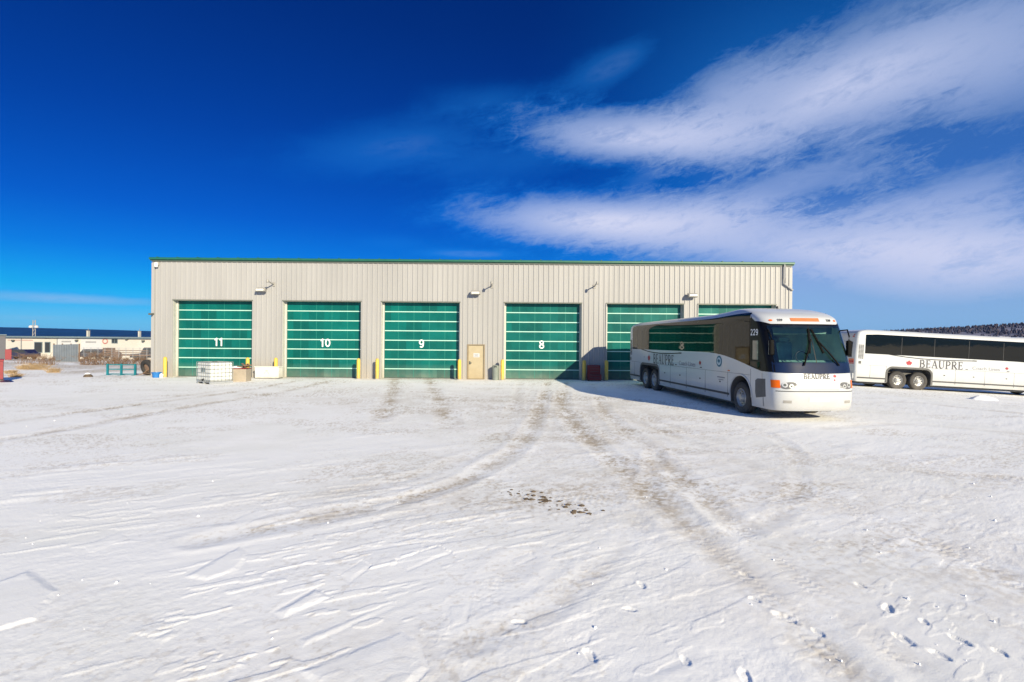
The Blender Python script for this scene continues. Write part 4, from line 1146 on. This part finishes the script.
# ------------------------------------------------------------------ far lot on the left
def bg():
    D = 80.0; zg = gz(-60, D)
    bx = lambda px, d=D: (px - 512) / F * d
    bz = lambda px, py, d=D: EYE + (HY + (px - 512) * ROLL - py) / F * d
    xa, xb = bx(4.5), bx(285); top = bz(60, 335.2)
    t = thing('far_warehouse', 'long low cream warehouse with blue grey roof edge across the far lot', 'warehouse', (0, D, zg))
    H = top - zg
    MB().box(xa, xb, 0, 14, 0, H - .22).build('wall', M['cream'], t)
    rf = MB(); rf.add([(xa - .3, -.35, H - .22), (xb + .3, -.35, H - .22), (xb + .3, 7, H - .26), (xa - .3, 7, H - .26), (xa - .3, 14.3, H - .22), (xb + .3, 14.3, H - .22)], [(0, 1, 2, 3), (3, 2, 5, 4), (0, 3, 4), (1, 5, 2), (0, 4, 5, 1)])
    rf.build('roof', M['bluegrey'], t)
    MB().box(xa - .3, xb + .3, -.40, -.352, H - .42, H - .18).build('fascia', M['bluegrey'], t)
    def win(pa, pb, ya, yb, nm='window', m='winglass', dy=.04):
        za, zb = bz(pa, yb) - zg, bz(pa, ya) - zg
        f = MB(); f.box(bx(pa) - .1, bx(pb) + .1, -dy, .02, za - .1, zb + .1); ff = f.build(nm, M['bluegrey'] if nm == 'window' else M['signwhite'], t)
        if nm == 'window': MB().box(bx(pa), bx(pb), -dy - .02, -dy - .003, za, zb).build('pane', M[m], ff)
        return ff
    win(35, 42, 342.5, 352); win(45.5, 50, 342.5, 352); win(112.3, 114.3, 339.3, 342.8); win(115.3, 117.2, 339.3, 342.8)
    def sign(pa, pb, ya, yb, ta, tb, ty):
        f = win(pa, pb, ya, yb, 'sign_board')
        tx = MB()
        for k in range(9):
            x = bx(ta) + (bx(tb) - bx(ta)) * k / 9
            z = bz(pa, ty) - zg
            tx.box(x, x + (bx(tb) - bx(ta)) / 13, -.062, -.043, z - .12, z + .12)
        tx.build('sign_lettering', M['signtext'], f)
    sign(58.5, 76, 338.8, 346, 62, 71.5, 341.5); sign(82, 101, 338.8, 352, 86, 96.5, 342)
    for pa, pb in ((33, 51), (57, 76), (81, 99)):
        MB().box(bx(pa), bx(pb), -.06, -.012, bz(pa, 338.4) - zg, bz(pa, 337.6) - zg).build('door_header', M['signtext'], t)
    MB().box(bx(8), bx(33), -.03, -.004, bz(20, 340.4) - zg, bz(20, 339.9) - zg).build('red_stripe', M['signred'], t)
    MB().box(bx(21.3), bx(22), -.10, -.004, 0, H - .45).build('downpipe', M['signtext'], t)
    MB().box(bx(57.2), bx(57.9), -.10, -.004, 0, H - .45).build('downpipe', M['signtext'], t)
    MB().lathe([(.28, -.02), (.36, -.05), (.44, -.02)], 22, axis='y', M=Matrix.Translation((bx(105.3), -.02, bz(105, 341.2) - zg))).build('round_emblem', M['signred'], t)
    for px, py in ((14, 340.5), (77.5, 340.5), (127.5, 339), (144, 341)):
        MB().box(bx(px) - .15, bx(px) + .15, -.35, -.004, bz(px, py) - zg - .12, bz(px, py) - zg + .12).build('wall_light', M['dark_trim'], t)
    for px, w in ((88.2, 1.5), (139.5, 1.3)):
        c = MB(); px = 512 + (px - 512) * (D + 2.2) / D; c.box(bx(px) - w * .08, bx(px) + w * .08, 2, 2.4, H - .2, H + .75); cc = c.build('chimney', M['jamb'], t)
        MB().box(bx(px) - w * .11, bx(px) + w * .11, 1.95, 2.45, H + .752, H + .82).build('chimney_cap', M['signtext'], cc)
        MB().tube([(bx(px), 2.2, H + .82), (bx(px), 2.2, H + 1.15)], .03, 6).build('flue', M['signtext'], cc)
    # light mast standing behind the roof
    m = thing('light_mast', 'steel light mast with two white floodlights beyond the cream warehouse', 'light mast', (bx(34, 98), 98, zg))
    mh = bz(34, 320, 98) - zg
    mm = MB()
    for k in (-1, 1): mm.tube([(k * .28, 0, 0), (k * .22, 0, mh)], .06, 6)
    for k in range(9): mm.bar((-.25, 0, mh * k / 9), (.25, 0, mh * (k + 1) / 9), .05, .05)
    mm.build('mast', M['lampgrey'], m)
    for k in (-1, 1):
        MB().lathe([(.001, -.25), (.30, -.2), (.34, .0), (.22, .2), (.001, .24)], 14, M=Matrix.Translation((k * .52, -.1, mh - 1.25))).build('floodlight', M['signwhite'], m, smooth=True)
    MB().bar((-.6, 0, mh - 1.05), (.6, 0, mh - 1.05), .07, .07).build('crossarm', M['lampgrey'], m)
    # grey shed at the very left
    d = 72.0; z2 = gz(-60, d)
    t = thing('grey_shed', 'dark grey metal shed at the far left edge of the lot', 'shed', (bx(5.6, d), d, z2), R(44))
    hs = bz(3, 334.5, d) - z2
    MB().box(-7, 0, 0, 5, 0, hs - .12).build('wall', M['greyshed'], t)
    MB().box(-7.2, .1, -.2, 5.2, hs - .118, hs).build('roof', M['bluegrey'], t)
    MB().box(-3.5, -.7, -.04, -.003, 0, 2.1).build('door', M['bluegrey'], t)
    # red drum-box beside it
    d = 66.0; z2 = gz(-60, d)
    t = thing('red_cabinet', 'small red cabinet in front of the grey shed in the far lot', 'cabinet', (bx(8.4, d), d, z2), R(44))
    MB().box(-.3, .3, 0, .6, .08, bz(8, 349.3, d) - z2).build('cabinet_body', M['redbox'], t, bevel=.02)
    MB().box(-.26, .26, -.03, -.003, .2, bz(8, 350, d) - z2).build('door', M['redbox'], t)
    for k in (-1, 1): MB().box(k * .24 - .05, k * .24 + .05, .05, .55, 0, .078).build('skid', M['dark_trim'], t)
    # corrugated grey hoarding
    d = 62.0; z2 = gz(-55, d)
    xa2, xb2 = bx(53, d), bx(78.5, d); hh = bz(65, 344.4, d) - z2
    t = thing('sheet_hoarding', 'blue grey corrugated sheet hoarding in the far lot before the cream warehouse', 'fence', ((xa2 + xb2) / 2, d, z2))
    n = 60; W = xb2 - xa2
    P = [(-W / 2 + W * k / n, .05 * ((k // 2) % 2), ) for k in range(n + 1)]
    mb = MB(); mb.add([(x, y, 0) for x, y in P] + [(x, y, hh + .1 * x / W) for x, y in P], [(k, k + 1, k + 2 + n, k + 1 + n) for k in range(n)])
    o = mb.build('sheeting', M['greyfence'], t); s_ = o.modifiers.new('thick', 'SOLIDIFY'); s_.thickness = .012
    for k in range(4): MB().box(-W / 2 + W * k / 3 - .05, -W / 2 + W * k / 3 + .05, .08, .18, 0, hh + .1).build('post', M['brownwood'], t)
    # wire fence along the far lot
    d = 70.0; z2 = gz(-50, d)
    t = thing('wire_fence', 'thin grey wire fence with slim posts before the cream warehouse', 'fence', (0, d, z2))
    for k, px in enumerate(range(84, 156, 7)):
        MB().tube([(bx(px, d), 0, 0), (bx(px, d), 0, 1.75)], .03, 6).build('post', M['galv'], t)
    wr = MB()
    for z in (.1, .5, .9, 1.3, 1.72): wr.bar((bx(82, d), -.035, z), (bx(158, d), -.035, z), .016, .016)
    for k in range(150):
        x = bx(82, d) + (bx(158, d) - bx(82, d)) * k / 150
        wr.bar((x, -.05, .1), (x, -.05, 1.72), .006, .006)
    wr.build('wire', M['galv'], t)
    # parked vehicles
    def car(px, d, L, H, m, lab, cat, nm, pick=False):
        z2 = gz(-60, d); t = thing(nm, lab, cat, (bx(px, d), d, z2))
        pr = [(-L / 2, .35), (-L / 2, .85), (-L * .22, .95), (-L * .12, H), (L * .14 if pick else L * .30, H), (L * .2 if pick else L * .42, .95), (L / 2, .92), (L / 2, .35)]
        MB().prism(pr, 0, 1.75, 'xz').build('body', m, t, bevel=.06)
        gl = [(-L * .19, .98), (-L * .105, H - .08), (L * .12 if pick else L * .28, H - .08), (L * .16 if pick else L * .38, .98)]
        MB().prism(gl, -.012, .02, 'xz').build('side_window', M['winglass'], t)
        for x in (-L * .3, L * .3):
            for y in (.02, 1.5):
                MB().lathe([(.001, 0), (.2, 0), (.34, .02), (.35, .12), (.34, .22), (.001, .22)], 18, axis='y', M=Matrix.Translation((x, y, .35))).build('wheel', M['tyre'], t, smooth=True)
    car(14.5, 72, 4.2, 1.4, M['bluecar'], 'dark blue car parked in the far lot beside the grey shed', 'car', 'parked_car')
    car(148, 74, 5.2, 1.8, M['darkcar'], 'dark pickup truck parked behind the wire fence near the garage corner', 'pickup truck', 'pickup_truck', True)
    car(87, 74, 5.0, 1.5, M['darkcar'], 'dark low car parked under the white sign of the cream warehouse', 'car', 'parked_car')
    # flat trailer
    d = 73.0; z2 = gz(-50, d)
    t = thing('flat_trailer', 'brown flat deck trailer parked along the cream warehouse', 'trailer', (bx(127, d), d, z2))
    MB().box(-3.4, 3.0, 0, 2.2, .62, .78).build('deck', M['brownwood'], t)
    MB().box(-3.4, -3.3, 0, 2.2, .782, 1.7).build('headboard', M['brownwood'], t)
    for z in (1.05, 1.35): MB().box(-3.298, 3.0, .0, .05, z - .05, z + .05).build('side_rail', M['brownwood'], t)
    for x in (1.2, 2.1): MB().lathe([(.001, 0), (.3, 0), (.38, .05), (.38, .2), (.001, .22)], 16, axis='y', M=Matrix.Translation((x, .05, .38))).build('wheel', M['tyre'], t, smooth=True)
    # spool / dark stack
    t = thing('cable_spool', 'dark wooden cable spool standing by the brown trailer', 'spool', (bx(114.5, 70.8), 70.8, gz(-50, 71)))
    for y in (0, .6): MB().lathe([(.001, y), (.62, y), (.62, y + .06), (.001, y + .06)], 20, axis='y', M=Matrix.Translation((0, 0, .62))).build('flange', M['brownwood'], t)
    MB().lathe([(.3, .062), (.3, .598)], 16, axis='y', M=Matrix.Translation((0, 0, .62))).build('drum', M['brownwood'], t)
bg()

# dry bushes and grass on the verge
def bush(px, py, w, h, lab, seed, n=90, m='twig'):
    r = random.Random(seed); x, y = ground_at(px, py)
    y = min(y, 66); x = (px - 512) / F * y
    mb = MB()
    for k in range(n):
        a = r.uniform(0, 2 * math.pi); q = r.random() ** .6
        bx_, by_ = q * w * .35 * math.cos(a), q * w * .3 * math.sin(a)
        tx_, ty_ = bx_ + r.gauss(0, .28) * w * .6, by_ + r.gauss(0, .2) * w * .4
        hh = h * r.uniform(.5, 1.05) * (1 - .35 * q)
        p1 = (bx_ * .6 + tx_ * .4, by_ * .6 + ty_ * .4, hh * .55)
        rad = .014 if m == 'twig' else .009
        mb.tube([(bx_, by_, -.05), p1, (tx_, ty_, hh)], [rad, rad * .8, rad * .35], 4, caps=False)
        for b in range(3 if m == 'twig' else 1):
            f = r.uniform(.4, .9)
            s = (p1[0] * (1 - f) + tx_ * f, p1[1] * (1 - f) + ty_ * f, hh * (.55 + .45 * f))
            mb.tube([s, (s[0] + r.gauss(0, .14) * w, s[1] + r.gauss(0, .1) * w, s[2] + r.uniform(.02, .3) * h)], [rad * .6, rad * .25], 3, caps=False)
    o = mb.build('dry_bush' if m == 'twig' else 'dry_grass_tuft', M[m], None, recalc=False); o.location = (x, y, gz(x, y) - .02)
    tag(o, lab, 'bush' if m == 'twig' else 'grass tuft')
for i, (px, py, w, h, lab) in enumerate((
    (30, 361, 3.2, 1.25, 'wide bare brown bush before the dark windows of the cream warehouse'),
    (48, 362.5, 2.0, 1.1, 'dark bare bush against the left end of the corrugated hoarding'),
    (97, 362, 4.2, 1.5, 'tall russet bush right of the corrugated hoarding'),
    (89, 362.5, 2.0, .9, 'low bare bush at the right end of the corrugated hoarding'),
    (126, 362, 2.4, .9, 'low scrubby bush below the brown trailer'),
    (142, 362, 2.6, 1.0, 'scrubby bush behind the tyre near the garage corner'),
    (112, 362.5, 1.8, .8, 'small brown bush beside the cable spool'))):
    bush(px, py, w, h, lab, 40 + i, 64)
for i, (px, py, w, h, lab) in enumerate((
    (29, 369.5, 1.6, .55, 'left tuft of tall straw grass in front of the wide brown bush'),
    (40, 369.5, 1.7, .55, 'larger straw grass tuft in front of the dark bare bush'),
    (54, 372.5, 1.1, .40, 'small straw grass tuft below the corrugated hoarding'),
    (16, 377, .9, .28, 'flat straw tuft nearest the purple mound'),
    (11, 373.5, .9, .3, 'short straw tuft beyond the red container'),
    (22, 369, .8, .3, 'thin straw tuft at the left of the tall grass'))):
    bush(px, py, w, h, lab, 60 + i, 170, 'grass')

# ------------------------------------------------------------------ hills
def hills():
    # left: long dark wooded ridge about three kilometres off
    D = 3000; n = 160; vs = []
    for k in range(n + 1):
        px = -700 + 1500 * k / n; x = (px - 512) / F * D
        hgt = float(np.interp(px, [-700, -300, 0, 80, 150, 300, 800], [130, 95, 66, 58, 50, 40, 10])) + 3 * float(vnoise(np.array(k * .4), np.array(.5), 5)) - 1.5
        vs += [(x, D - 500, -6), (x, D - 200, hgt * .55), (x, D, hgt), (x, D + 700, hgt * .9)]
    m = mat('hazed_wooded_ridge', (.003, .028, .10), .95, var=.35, spec=.1, scale=.012)  # blue of the distant haze is mixed into the woods' colour
    mb = MB(); mb.add(vs, [(4 * k + j, 4 * k + 4 + j, 4 * k + 5 + j, 4 * k + 1 + j) for k in range(n) for j in range(3)])
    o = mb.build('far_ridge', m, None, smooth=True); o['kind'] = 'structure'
    # right: nearer snowy hillside with woods
    D = 620; n = 90; vs = []
    prof = lambda x: float(np.interp(x, [250, 380, 440, 520, 600, 720, 900, 1400], [0, 9.5, 14.5, 20.5, 25.5, 32, 37, 43])) + 2.0 * float(fbm(np.array(x * .02), np.array(.3), 8, 3))
    for k in range(n + 1):
        x = 230 + 1200 * k / n; hgt = prof(x)
        for f, dy in ((0, -230), (.35, -150), (.7, -70), (1.0, 0), (.9, 160)): vs.append((x, D + dy, -4 + (hgt + 4) * f if f > 0 else -6))
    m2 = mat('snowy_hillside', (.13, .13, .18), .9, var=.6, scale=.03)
    mb = MB(); mb.add(vs, [(5 * k + j, 5 * k + 5 + j, 5 * k + 6 + j, 5 * k + 1 + j) for k in range(n) for j in range(4)])
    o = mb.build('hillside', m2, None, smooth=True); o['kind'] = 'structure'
    r = random.Random(21); tr = MB()
    def zat(x, dy):
        f = float(np.interp(dy, [-230, -150, -70, 0, 160], [0, .35, .7, 1, .9])); return -4 + (prof(x) + 4) * f
    for k in range(7000):
        x = r.uniform(360, 1000); dy = r.uniform(-180, 25)
        dens = float(fbm(np.array(x * .018), np.array(dy * .03), 14, 3))
        if dens + (.30 if dy > -25 else 0) < .42 + .12 * r.random(): continue
        z = zat(x, dy) - .3; h = r.uniform(2.2, 4.6); q = h * r.uniform(.26, .42); bare = r.random() < .25
        a0 = r.random() * 6
        ring = lambda rr, hh, j: [(x + rr * math.cos(a0 + 2 * math.pi * i / 6) * r.uniform(.6, 1.25), D + dy + rr * math.sin(a0 + 2 * math.pi * i / 6) * r.uniform(.6, 1.25), hh) for i in range(6)]
        mi = 1 if bare else 0
        if bare: vs2 = ring(q * .5, z, 0) + ring(q * 1.1, z + h * .55, 1) + ring(q * .5, z + h * .85, 2)
        else: vs2 = ring(q, z, 0) + ring(q * .8, z + h * .35, 1) + ring(q * .4, z + h * .7, 2)
        vs2.append((x, D + dy, z + h * (1 if not bare else .9)))
        tr.add(vs2, [(j * 6 + i, j * 6 + (i + 1) % 6, j * 6 + 6 + (i + 1) % 6, j * 6 + 6 + i) for j in range(2) for i in range(6)] + [(12 + i, 12 + (i + 1) % 6, 18) for i in range(6)], mi)
    o = tr.build('hillside_forest', [M['spruce'], M['bark']], None, recalc=False); tag(o, 'dark woods covering the hillside beyond the broadside coach', 'forest'); o['kind'] = 'stuff'
hills()

def haze():
    mb = MB().box(-11500, 11500, -11500, 11500, -9, 190)
    m = bpy.data.materials.new('thin_air'); m.use_nodes = True
    nt = m.node_tree; nt.nodes.remove(nt.nodes['Principled BSDF'])
    v = nt.nodes.new('ShaderNodeVolumePrincipled'); v.inputs['Color'].default_value = (.10, .38, 1.0, 1); v.inputs['Density'].default_value = .00004
    nt.links.new(v.outputs[0], nt.nodes['Material Output'].inputs['Volume'])
    o = mb.build('haze', m, None); o['kind'] = 'stuff'; o['label'] = 'thin blue winter haze over the far ridges'; o['category'] = 'haze'
HAZE = True
if HAZE: haze()

# ------------------------------------------------------------------ sky and sun
def sky():
    w = bpy.data.worlds.new('World'); S.world = w; w.use_nodes = True
    nt = w.node_tree; N = nt.nodes; L = nt.links; bg_ = N['Background']
    def sock(v, s):
        if isinstance(v, (int, float)): s.default_value = v
        else: L.new(v, s)
    def mth(op, a, b=0.0, c=0.0, clamp=False):
        n = N.new('ShaderNodeMath'); n.operation = op; n.use_clamp = clamp
        sock(a, n.inputs[0]); sock(b, n.inputs[1])
        if op in ('MULTIPLY_ADD', 'WRAP', 'COMPARE'): sock(c, n.inputs[2])
        return n.outputs[0]
    def mapr(v, a, b, c, d, smooth=True):
        n = N.new('ShaderNodeMapRange'); n.interpolation_type = 'SMOOTHSTEP' if smooth else 'LINEAR'
        sock(v, n.inputs[0]); n.inputs[1].default_value = a; n.inputs[2].default_value = b; n.inputs[3].default_value = c; n.inputs[4].default_value = d
        return n.outputs[0]
    sk = N.new('ShaderNodeTexSky'); sk.sky_type = 'NISHITA'; sk.sun_disc = False
    sk.sun_elevation = SUN_EL; sk.sun_rotation = SUN_AZ; sk.altitude = 1100; sk.air_density = 1.0; sk.dust_density = .3; sk.ozone_density = 2.0
    tc = N.new('ShaderNodeTexCoord'); sp = N.new('ShaderNodeSeparateXYZ'); L.new(tc.outputs['Generated'], sp.inputs[0])
    x, y, z = sp.outputs
    deg = 180 / math.pi
    az = mth('MULTIPLY', mth('ARCTAN2', x, y), deg); el = mth('MULTIPLY', mth('ARCSINE', z), deg)
    def azel(px, py):
        du, dv = px - 512, py - HY; u, v = du + dv * ROLL, -du * ROLL + dv
        a = math.atan(u / F); return a * deg, math.atan(-v / F * math.cos(a)) * deg
    # deep winter blue: grade the physical sky by elevation
    tint = N.new('ShaderNodeValToRGB'); el_n = mth('DIVIDE', el, 60.0, clamp=True); L.new(el_n, tint.inputs[0])
    E = tint.color_ramp.elements
    stops = SKY_STOPS
    E[0].position = stops[0][0] / 60; E[0].color = (*stops[0][1], 1); E[1].position = stops[-1][0] / 60; E[1].color = (*stops[-1][1], 1)
    for p, c in stops[1:-1]:
        e = E.new(p / 60); e.color = (*c, 1)
    mul = N.new('ShaderNodeMix'); mul.data_type = 'RGBA'; mul.blend_type = 'MULTIPLY'; mul.inputs[0].default_value = 1.0
    L.new(sk.outputs[0], mul.inputs[6]); L.new(tint.outputs[0], mul.inputs[7])
    # clouds: streaky noise gathered into banks at given bearings
    cb = N.new('ShaderNodeCombineXYZ'); L.new(az, cb.inputs[0]); L.new(el, cb.inputs[1])
    def noise(sx, sy, rot, scale, detail, rough, dist=0.0, off=0.0):
        mp = N.new('ShaderNodeMapping'); mp.vector_type = 'TEXTURE'
        mp.inputs['Rotation'].default_value = (0, 0, R(rot)); mp.inputs['Scale'].default_value = (sx, sy, 1); mp.inputs['Location'].default_value = (off, off, 0)
        L.new(cb.outputs[0], mp.inputs[0])
        n = N.new('ShaderNodeTexNoise'); n.inputs['Scale'].default_value = scale; n.inputs['Detail'].default_value = detail; n.inputs['Roughness'].default_value = rough; n.inputs['Distortion'].default_value = dist
        L.new(mp.outputs[0], n.inputs[0]); return n.outputs['Fac']
    n_big = noise(9, 3.2, 12, 1.0, 6, .55, .6)
    n_str = noise(5, 1.1, 10, 1.0, 9, .62, .8, 31)
    n_fine = noise(1.5, .7, 14, 1.0, 12, .74, .9, 77)
    nz = mth('ADD', mth('ADD', mth('MULTIPLY', n_big, .38), mth('MULTIPLY', n_str, .28)), mth('MULTIPLY', n_fine, .34))
    total = None
    for px, py, rx, ry, tilt, st, edge in CLOUDS:
        a0, e0 = azel(px, py); a1, _ = azel(px + rx, py); _, e1 = azel(px, py - ry)
        A, B = abs(a1 - a0), abs(e1 - e0)
        t_ = R(tilt); du = mth('SUBTRACT', az, a0); dv = mth('SUBTRACT', el, e0)
        uu = mth('DIVIDE', mth('ADD', mth('MULTIPLY', du, math.cos(t_)), mth('MULTIPLY', dv, math.sin(t_))), A)
        vv = mth('DIVIDE', mth('SUBTRACT', mth('MULTIPLY', dv, math.cos(t_)), mth('MULTIPLY', du, math.sin(t_))), B)
        q = mth('SQRT', mth('ADD', mth('MULTIPLY', uu, uu), mth('MULTIPLY', vv, vv)))
        q = mth('ADD', q, mth('MULTIPLY', mth('SUBTRACT', nz, .5), 2.0))
        mk = mth('MULTIPLY', mapr(q, 1.42, edge, 0, 1), st)
        total = mk if total is None else mth('ADD', total, mth('MULTIPLY', mk, mth('SUBTRACT', 1.0, mth('MULTIPLY', total, .8))))
    tex = mapr(nz, .32, .68, .72, 1.18)
    dens = mth('MULTIPLY', total, tex, clamp=True)
    # thin veil low on the right, as in the photo
    veil = mth('MULTIPLY', mapr(az, -4, 30, 0, 1), mapr(el, 20, 8, 0, .66))
    veil2 = mth('MULTIPLY', mapr(el, 5.5, 1.0, 0, .45), 1.0)
    veil = mth('MAXIMUM', veil, mth('MULTIPLY', mapr(az, 0, 28, 0, .33), mapr(el, 38, 22, .25, 1)))
    high = mth('MULTIPLY', mapr(el, 38, 58, 0, .5), mapr(n_big, .3, .7, .7, 1.1))     # unseen cirrus, added overhead and behind the yard to brighten the shadows
    back = mth('MULTIPLY', mth('MULTIPLY', mapr(mth('ABSOLUTE', az), 75, 120, 0, .5), mapr(el, 3, 12, .6, 1)), mapr(n_str, .3, .7, .6, 1.1))
    veil2 = mth('MAXIMUM', veil2, mth('MAXIMUM', high, back))
    dens2 = mth('MAXIMUM', dens, mth('MAXIMUM', veil, veil2))
    ccol = N.new('ShaderNodeValToRGB'); L.new(dens2, ccol.inputs[0])
    ccol.color_ramp.elements[0].color = (.0, .135, .52, 1); ccol.color_ramp.elements[1].color = (.43, .455, .60, 1)
    e = ccol.color_ramp.elements.new(.45); e.color = (.15, .285, .55, 1)
    e = ccol.color_ramp.elements.new(.24); e.color = (.012, .19, .60, 1)
    cs = N.new('ShaderNodeMix'); cs.data_type = 'RGBA'
    L.new(dens2, cs.inputs[0])
    sc = N.new('ShaderNodeVectorMath'); sc.operation = 'SCALE'; sc.inputs['Scale'].default_value = SKY_K
    L.new(mul.outputs[2], sc.inputs[0])
    L.new(sc.outputs[0], cs.inputs[6]); L.new(ccol.outputs[0], cs.inputs[7])
    un = N.new('ShaderNodeVectorMath'); un.operation = 'SCALE'; un.inputs['Scale'].default_value = 1 / BG
    L.new(cs.outputs[2], un.inputs[0])
    L.new(un.outputs[0], bg_.inputs[0]); bg_.inputs[1].default_value = BG
    w.cycles.sampling_method = 'MANUAL'; w.cycles.sample_map_resolution = 1024
SKY_K, BG = .095, .10
SKY_STOPS = [(0, (1, 1, 1)), (60, (1, 1, 1))]
CLOUDS = []
if True:
    SKY_STOPS = [(0, (.12, .55, .92)), (4.5, (.010, .36, .68)), (8, (.004, .235, .65)), (12, (.002, .165, .60)), (20, (.001, .125, .52)), (31, (.001, .10, .44)), (60, (.002, .09, .40))]
    # (px, py, half length, half height, tilt in degrees, strength, inner edge) as bearings of the banks
    CLOUDS = [(868, 74, 285, 92, 9, .78, .0), (715, 92, 90, 40, 14, .5, .0), (1040, 60, 240, 100, 6, .55, .0), (640, 138, 150, 32, -7, .85, .15), (790, 110, 150, 44, 8, .45, .1), (610, 222, 190, 31, -3, .92, .2), (820, 246, 380, 44, -3, .85, .1),
              (1000, 265, 340, 75, 0, .75, .0), (880, 300, 260, 55, 0, .42, .0), (780, 190, 150, 28, 8, .58, .1), (960, 188, 190, 36, 3, .55, .0), (612, 66, 66, 26, 18, .34, .0), (400, 146, 120, 32, 12, .30, .0), (520, 160, 120, 26, 8, .22, .0), (490, 100, 70, 20, 5, .22, .0),
              (395, 243, 40, 8, 0, .16, .1), (70, 299, 150, 9, 0, .55, .1), (40, 318, 170, 10, 0, .45, .1), (470, 254, 60, 6, 0, .35, .2), (560, 330, 600, 14, 0, .2, .1), (645, 178, 40, 14, 10, .3, .1)]
sky()

sun = bpy.data.lights.new('sun', 'SUN'); sun.energy = 5.0; sun.angle = R(.5); sun.color = (1.0, .875, .63)
so = bpy.data.objects.new('sun', sun); COL.objects.link(so)
sd = Vector((math.sin(SUN_AZ) * math.cos(SUN_EL), math.cos(SUN_AZ) * math.cos(SUN_EL), math.sin(SUN_EL)))
so.rotation_euler = sd.to_track_quat('Z', 'Y').to_euler(); so.location = (20, -20, 30)

cam = bpy.data.cameras.new('camera'); cam.sensor_width = 36; cam.lens = 36 * F / 1024; cam.clip_start = .1; cam.clip_end = 20000
cam.shift_y = (HY - 341.0) / 1024
co = bpy.data.objects.new('camera', cam); COL.objects.link(co)
co.location = (0, 0, EYE); co.rotation_euler = (R(90), -ROLL, 0)
S.camera = co
S.render.engine = 'CYCLES'
S.cycles.max_bounces = 6; S.cycles.transparent_max_bounces = 8; S.cycles.caustics_reflective = False; S.cycles.caustics_refractive = False
S.view_settings.view_transform = 'Standard'; S.view_settings.look = 'None'; S.view_settings.exposure = 0.57; S.view_settings.gamma = 1
S.view_settings.use_curve_mapping = False
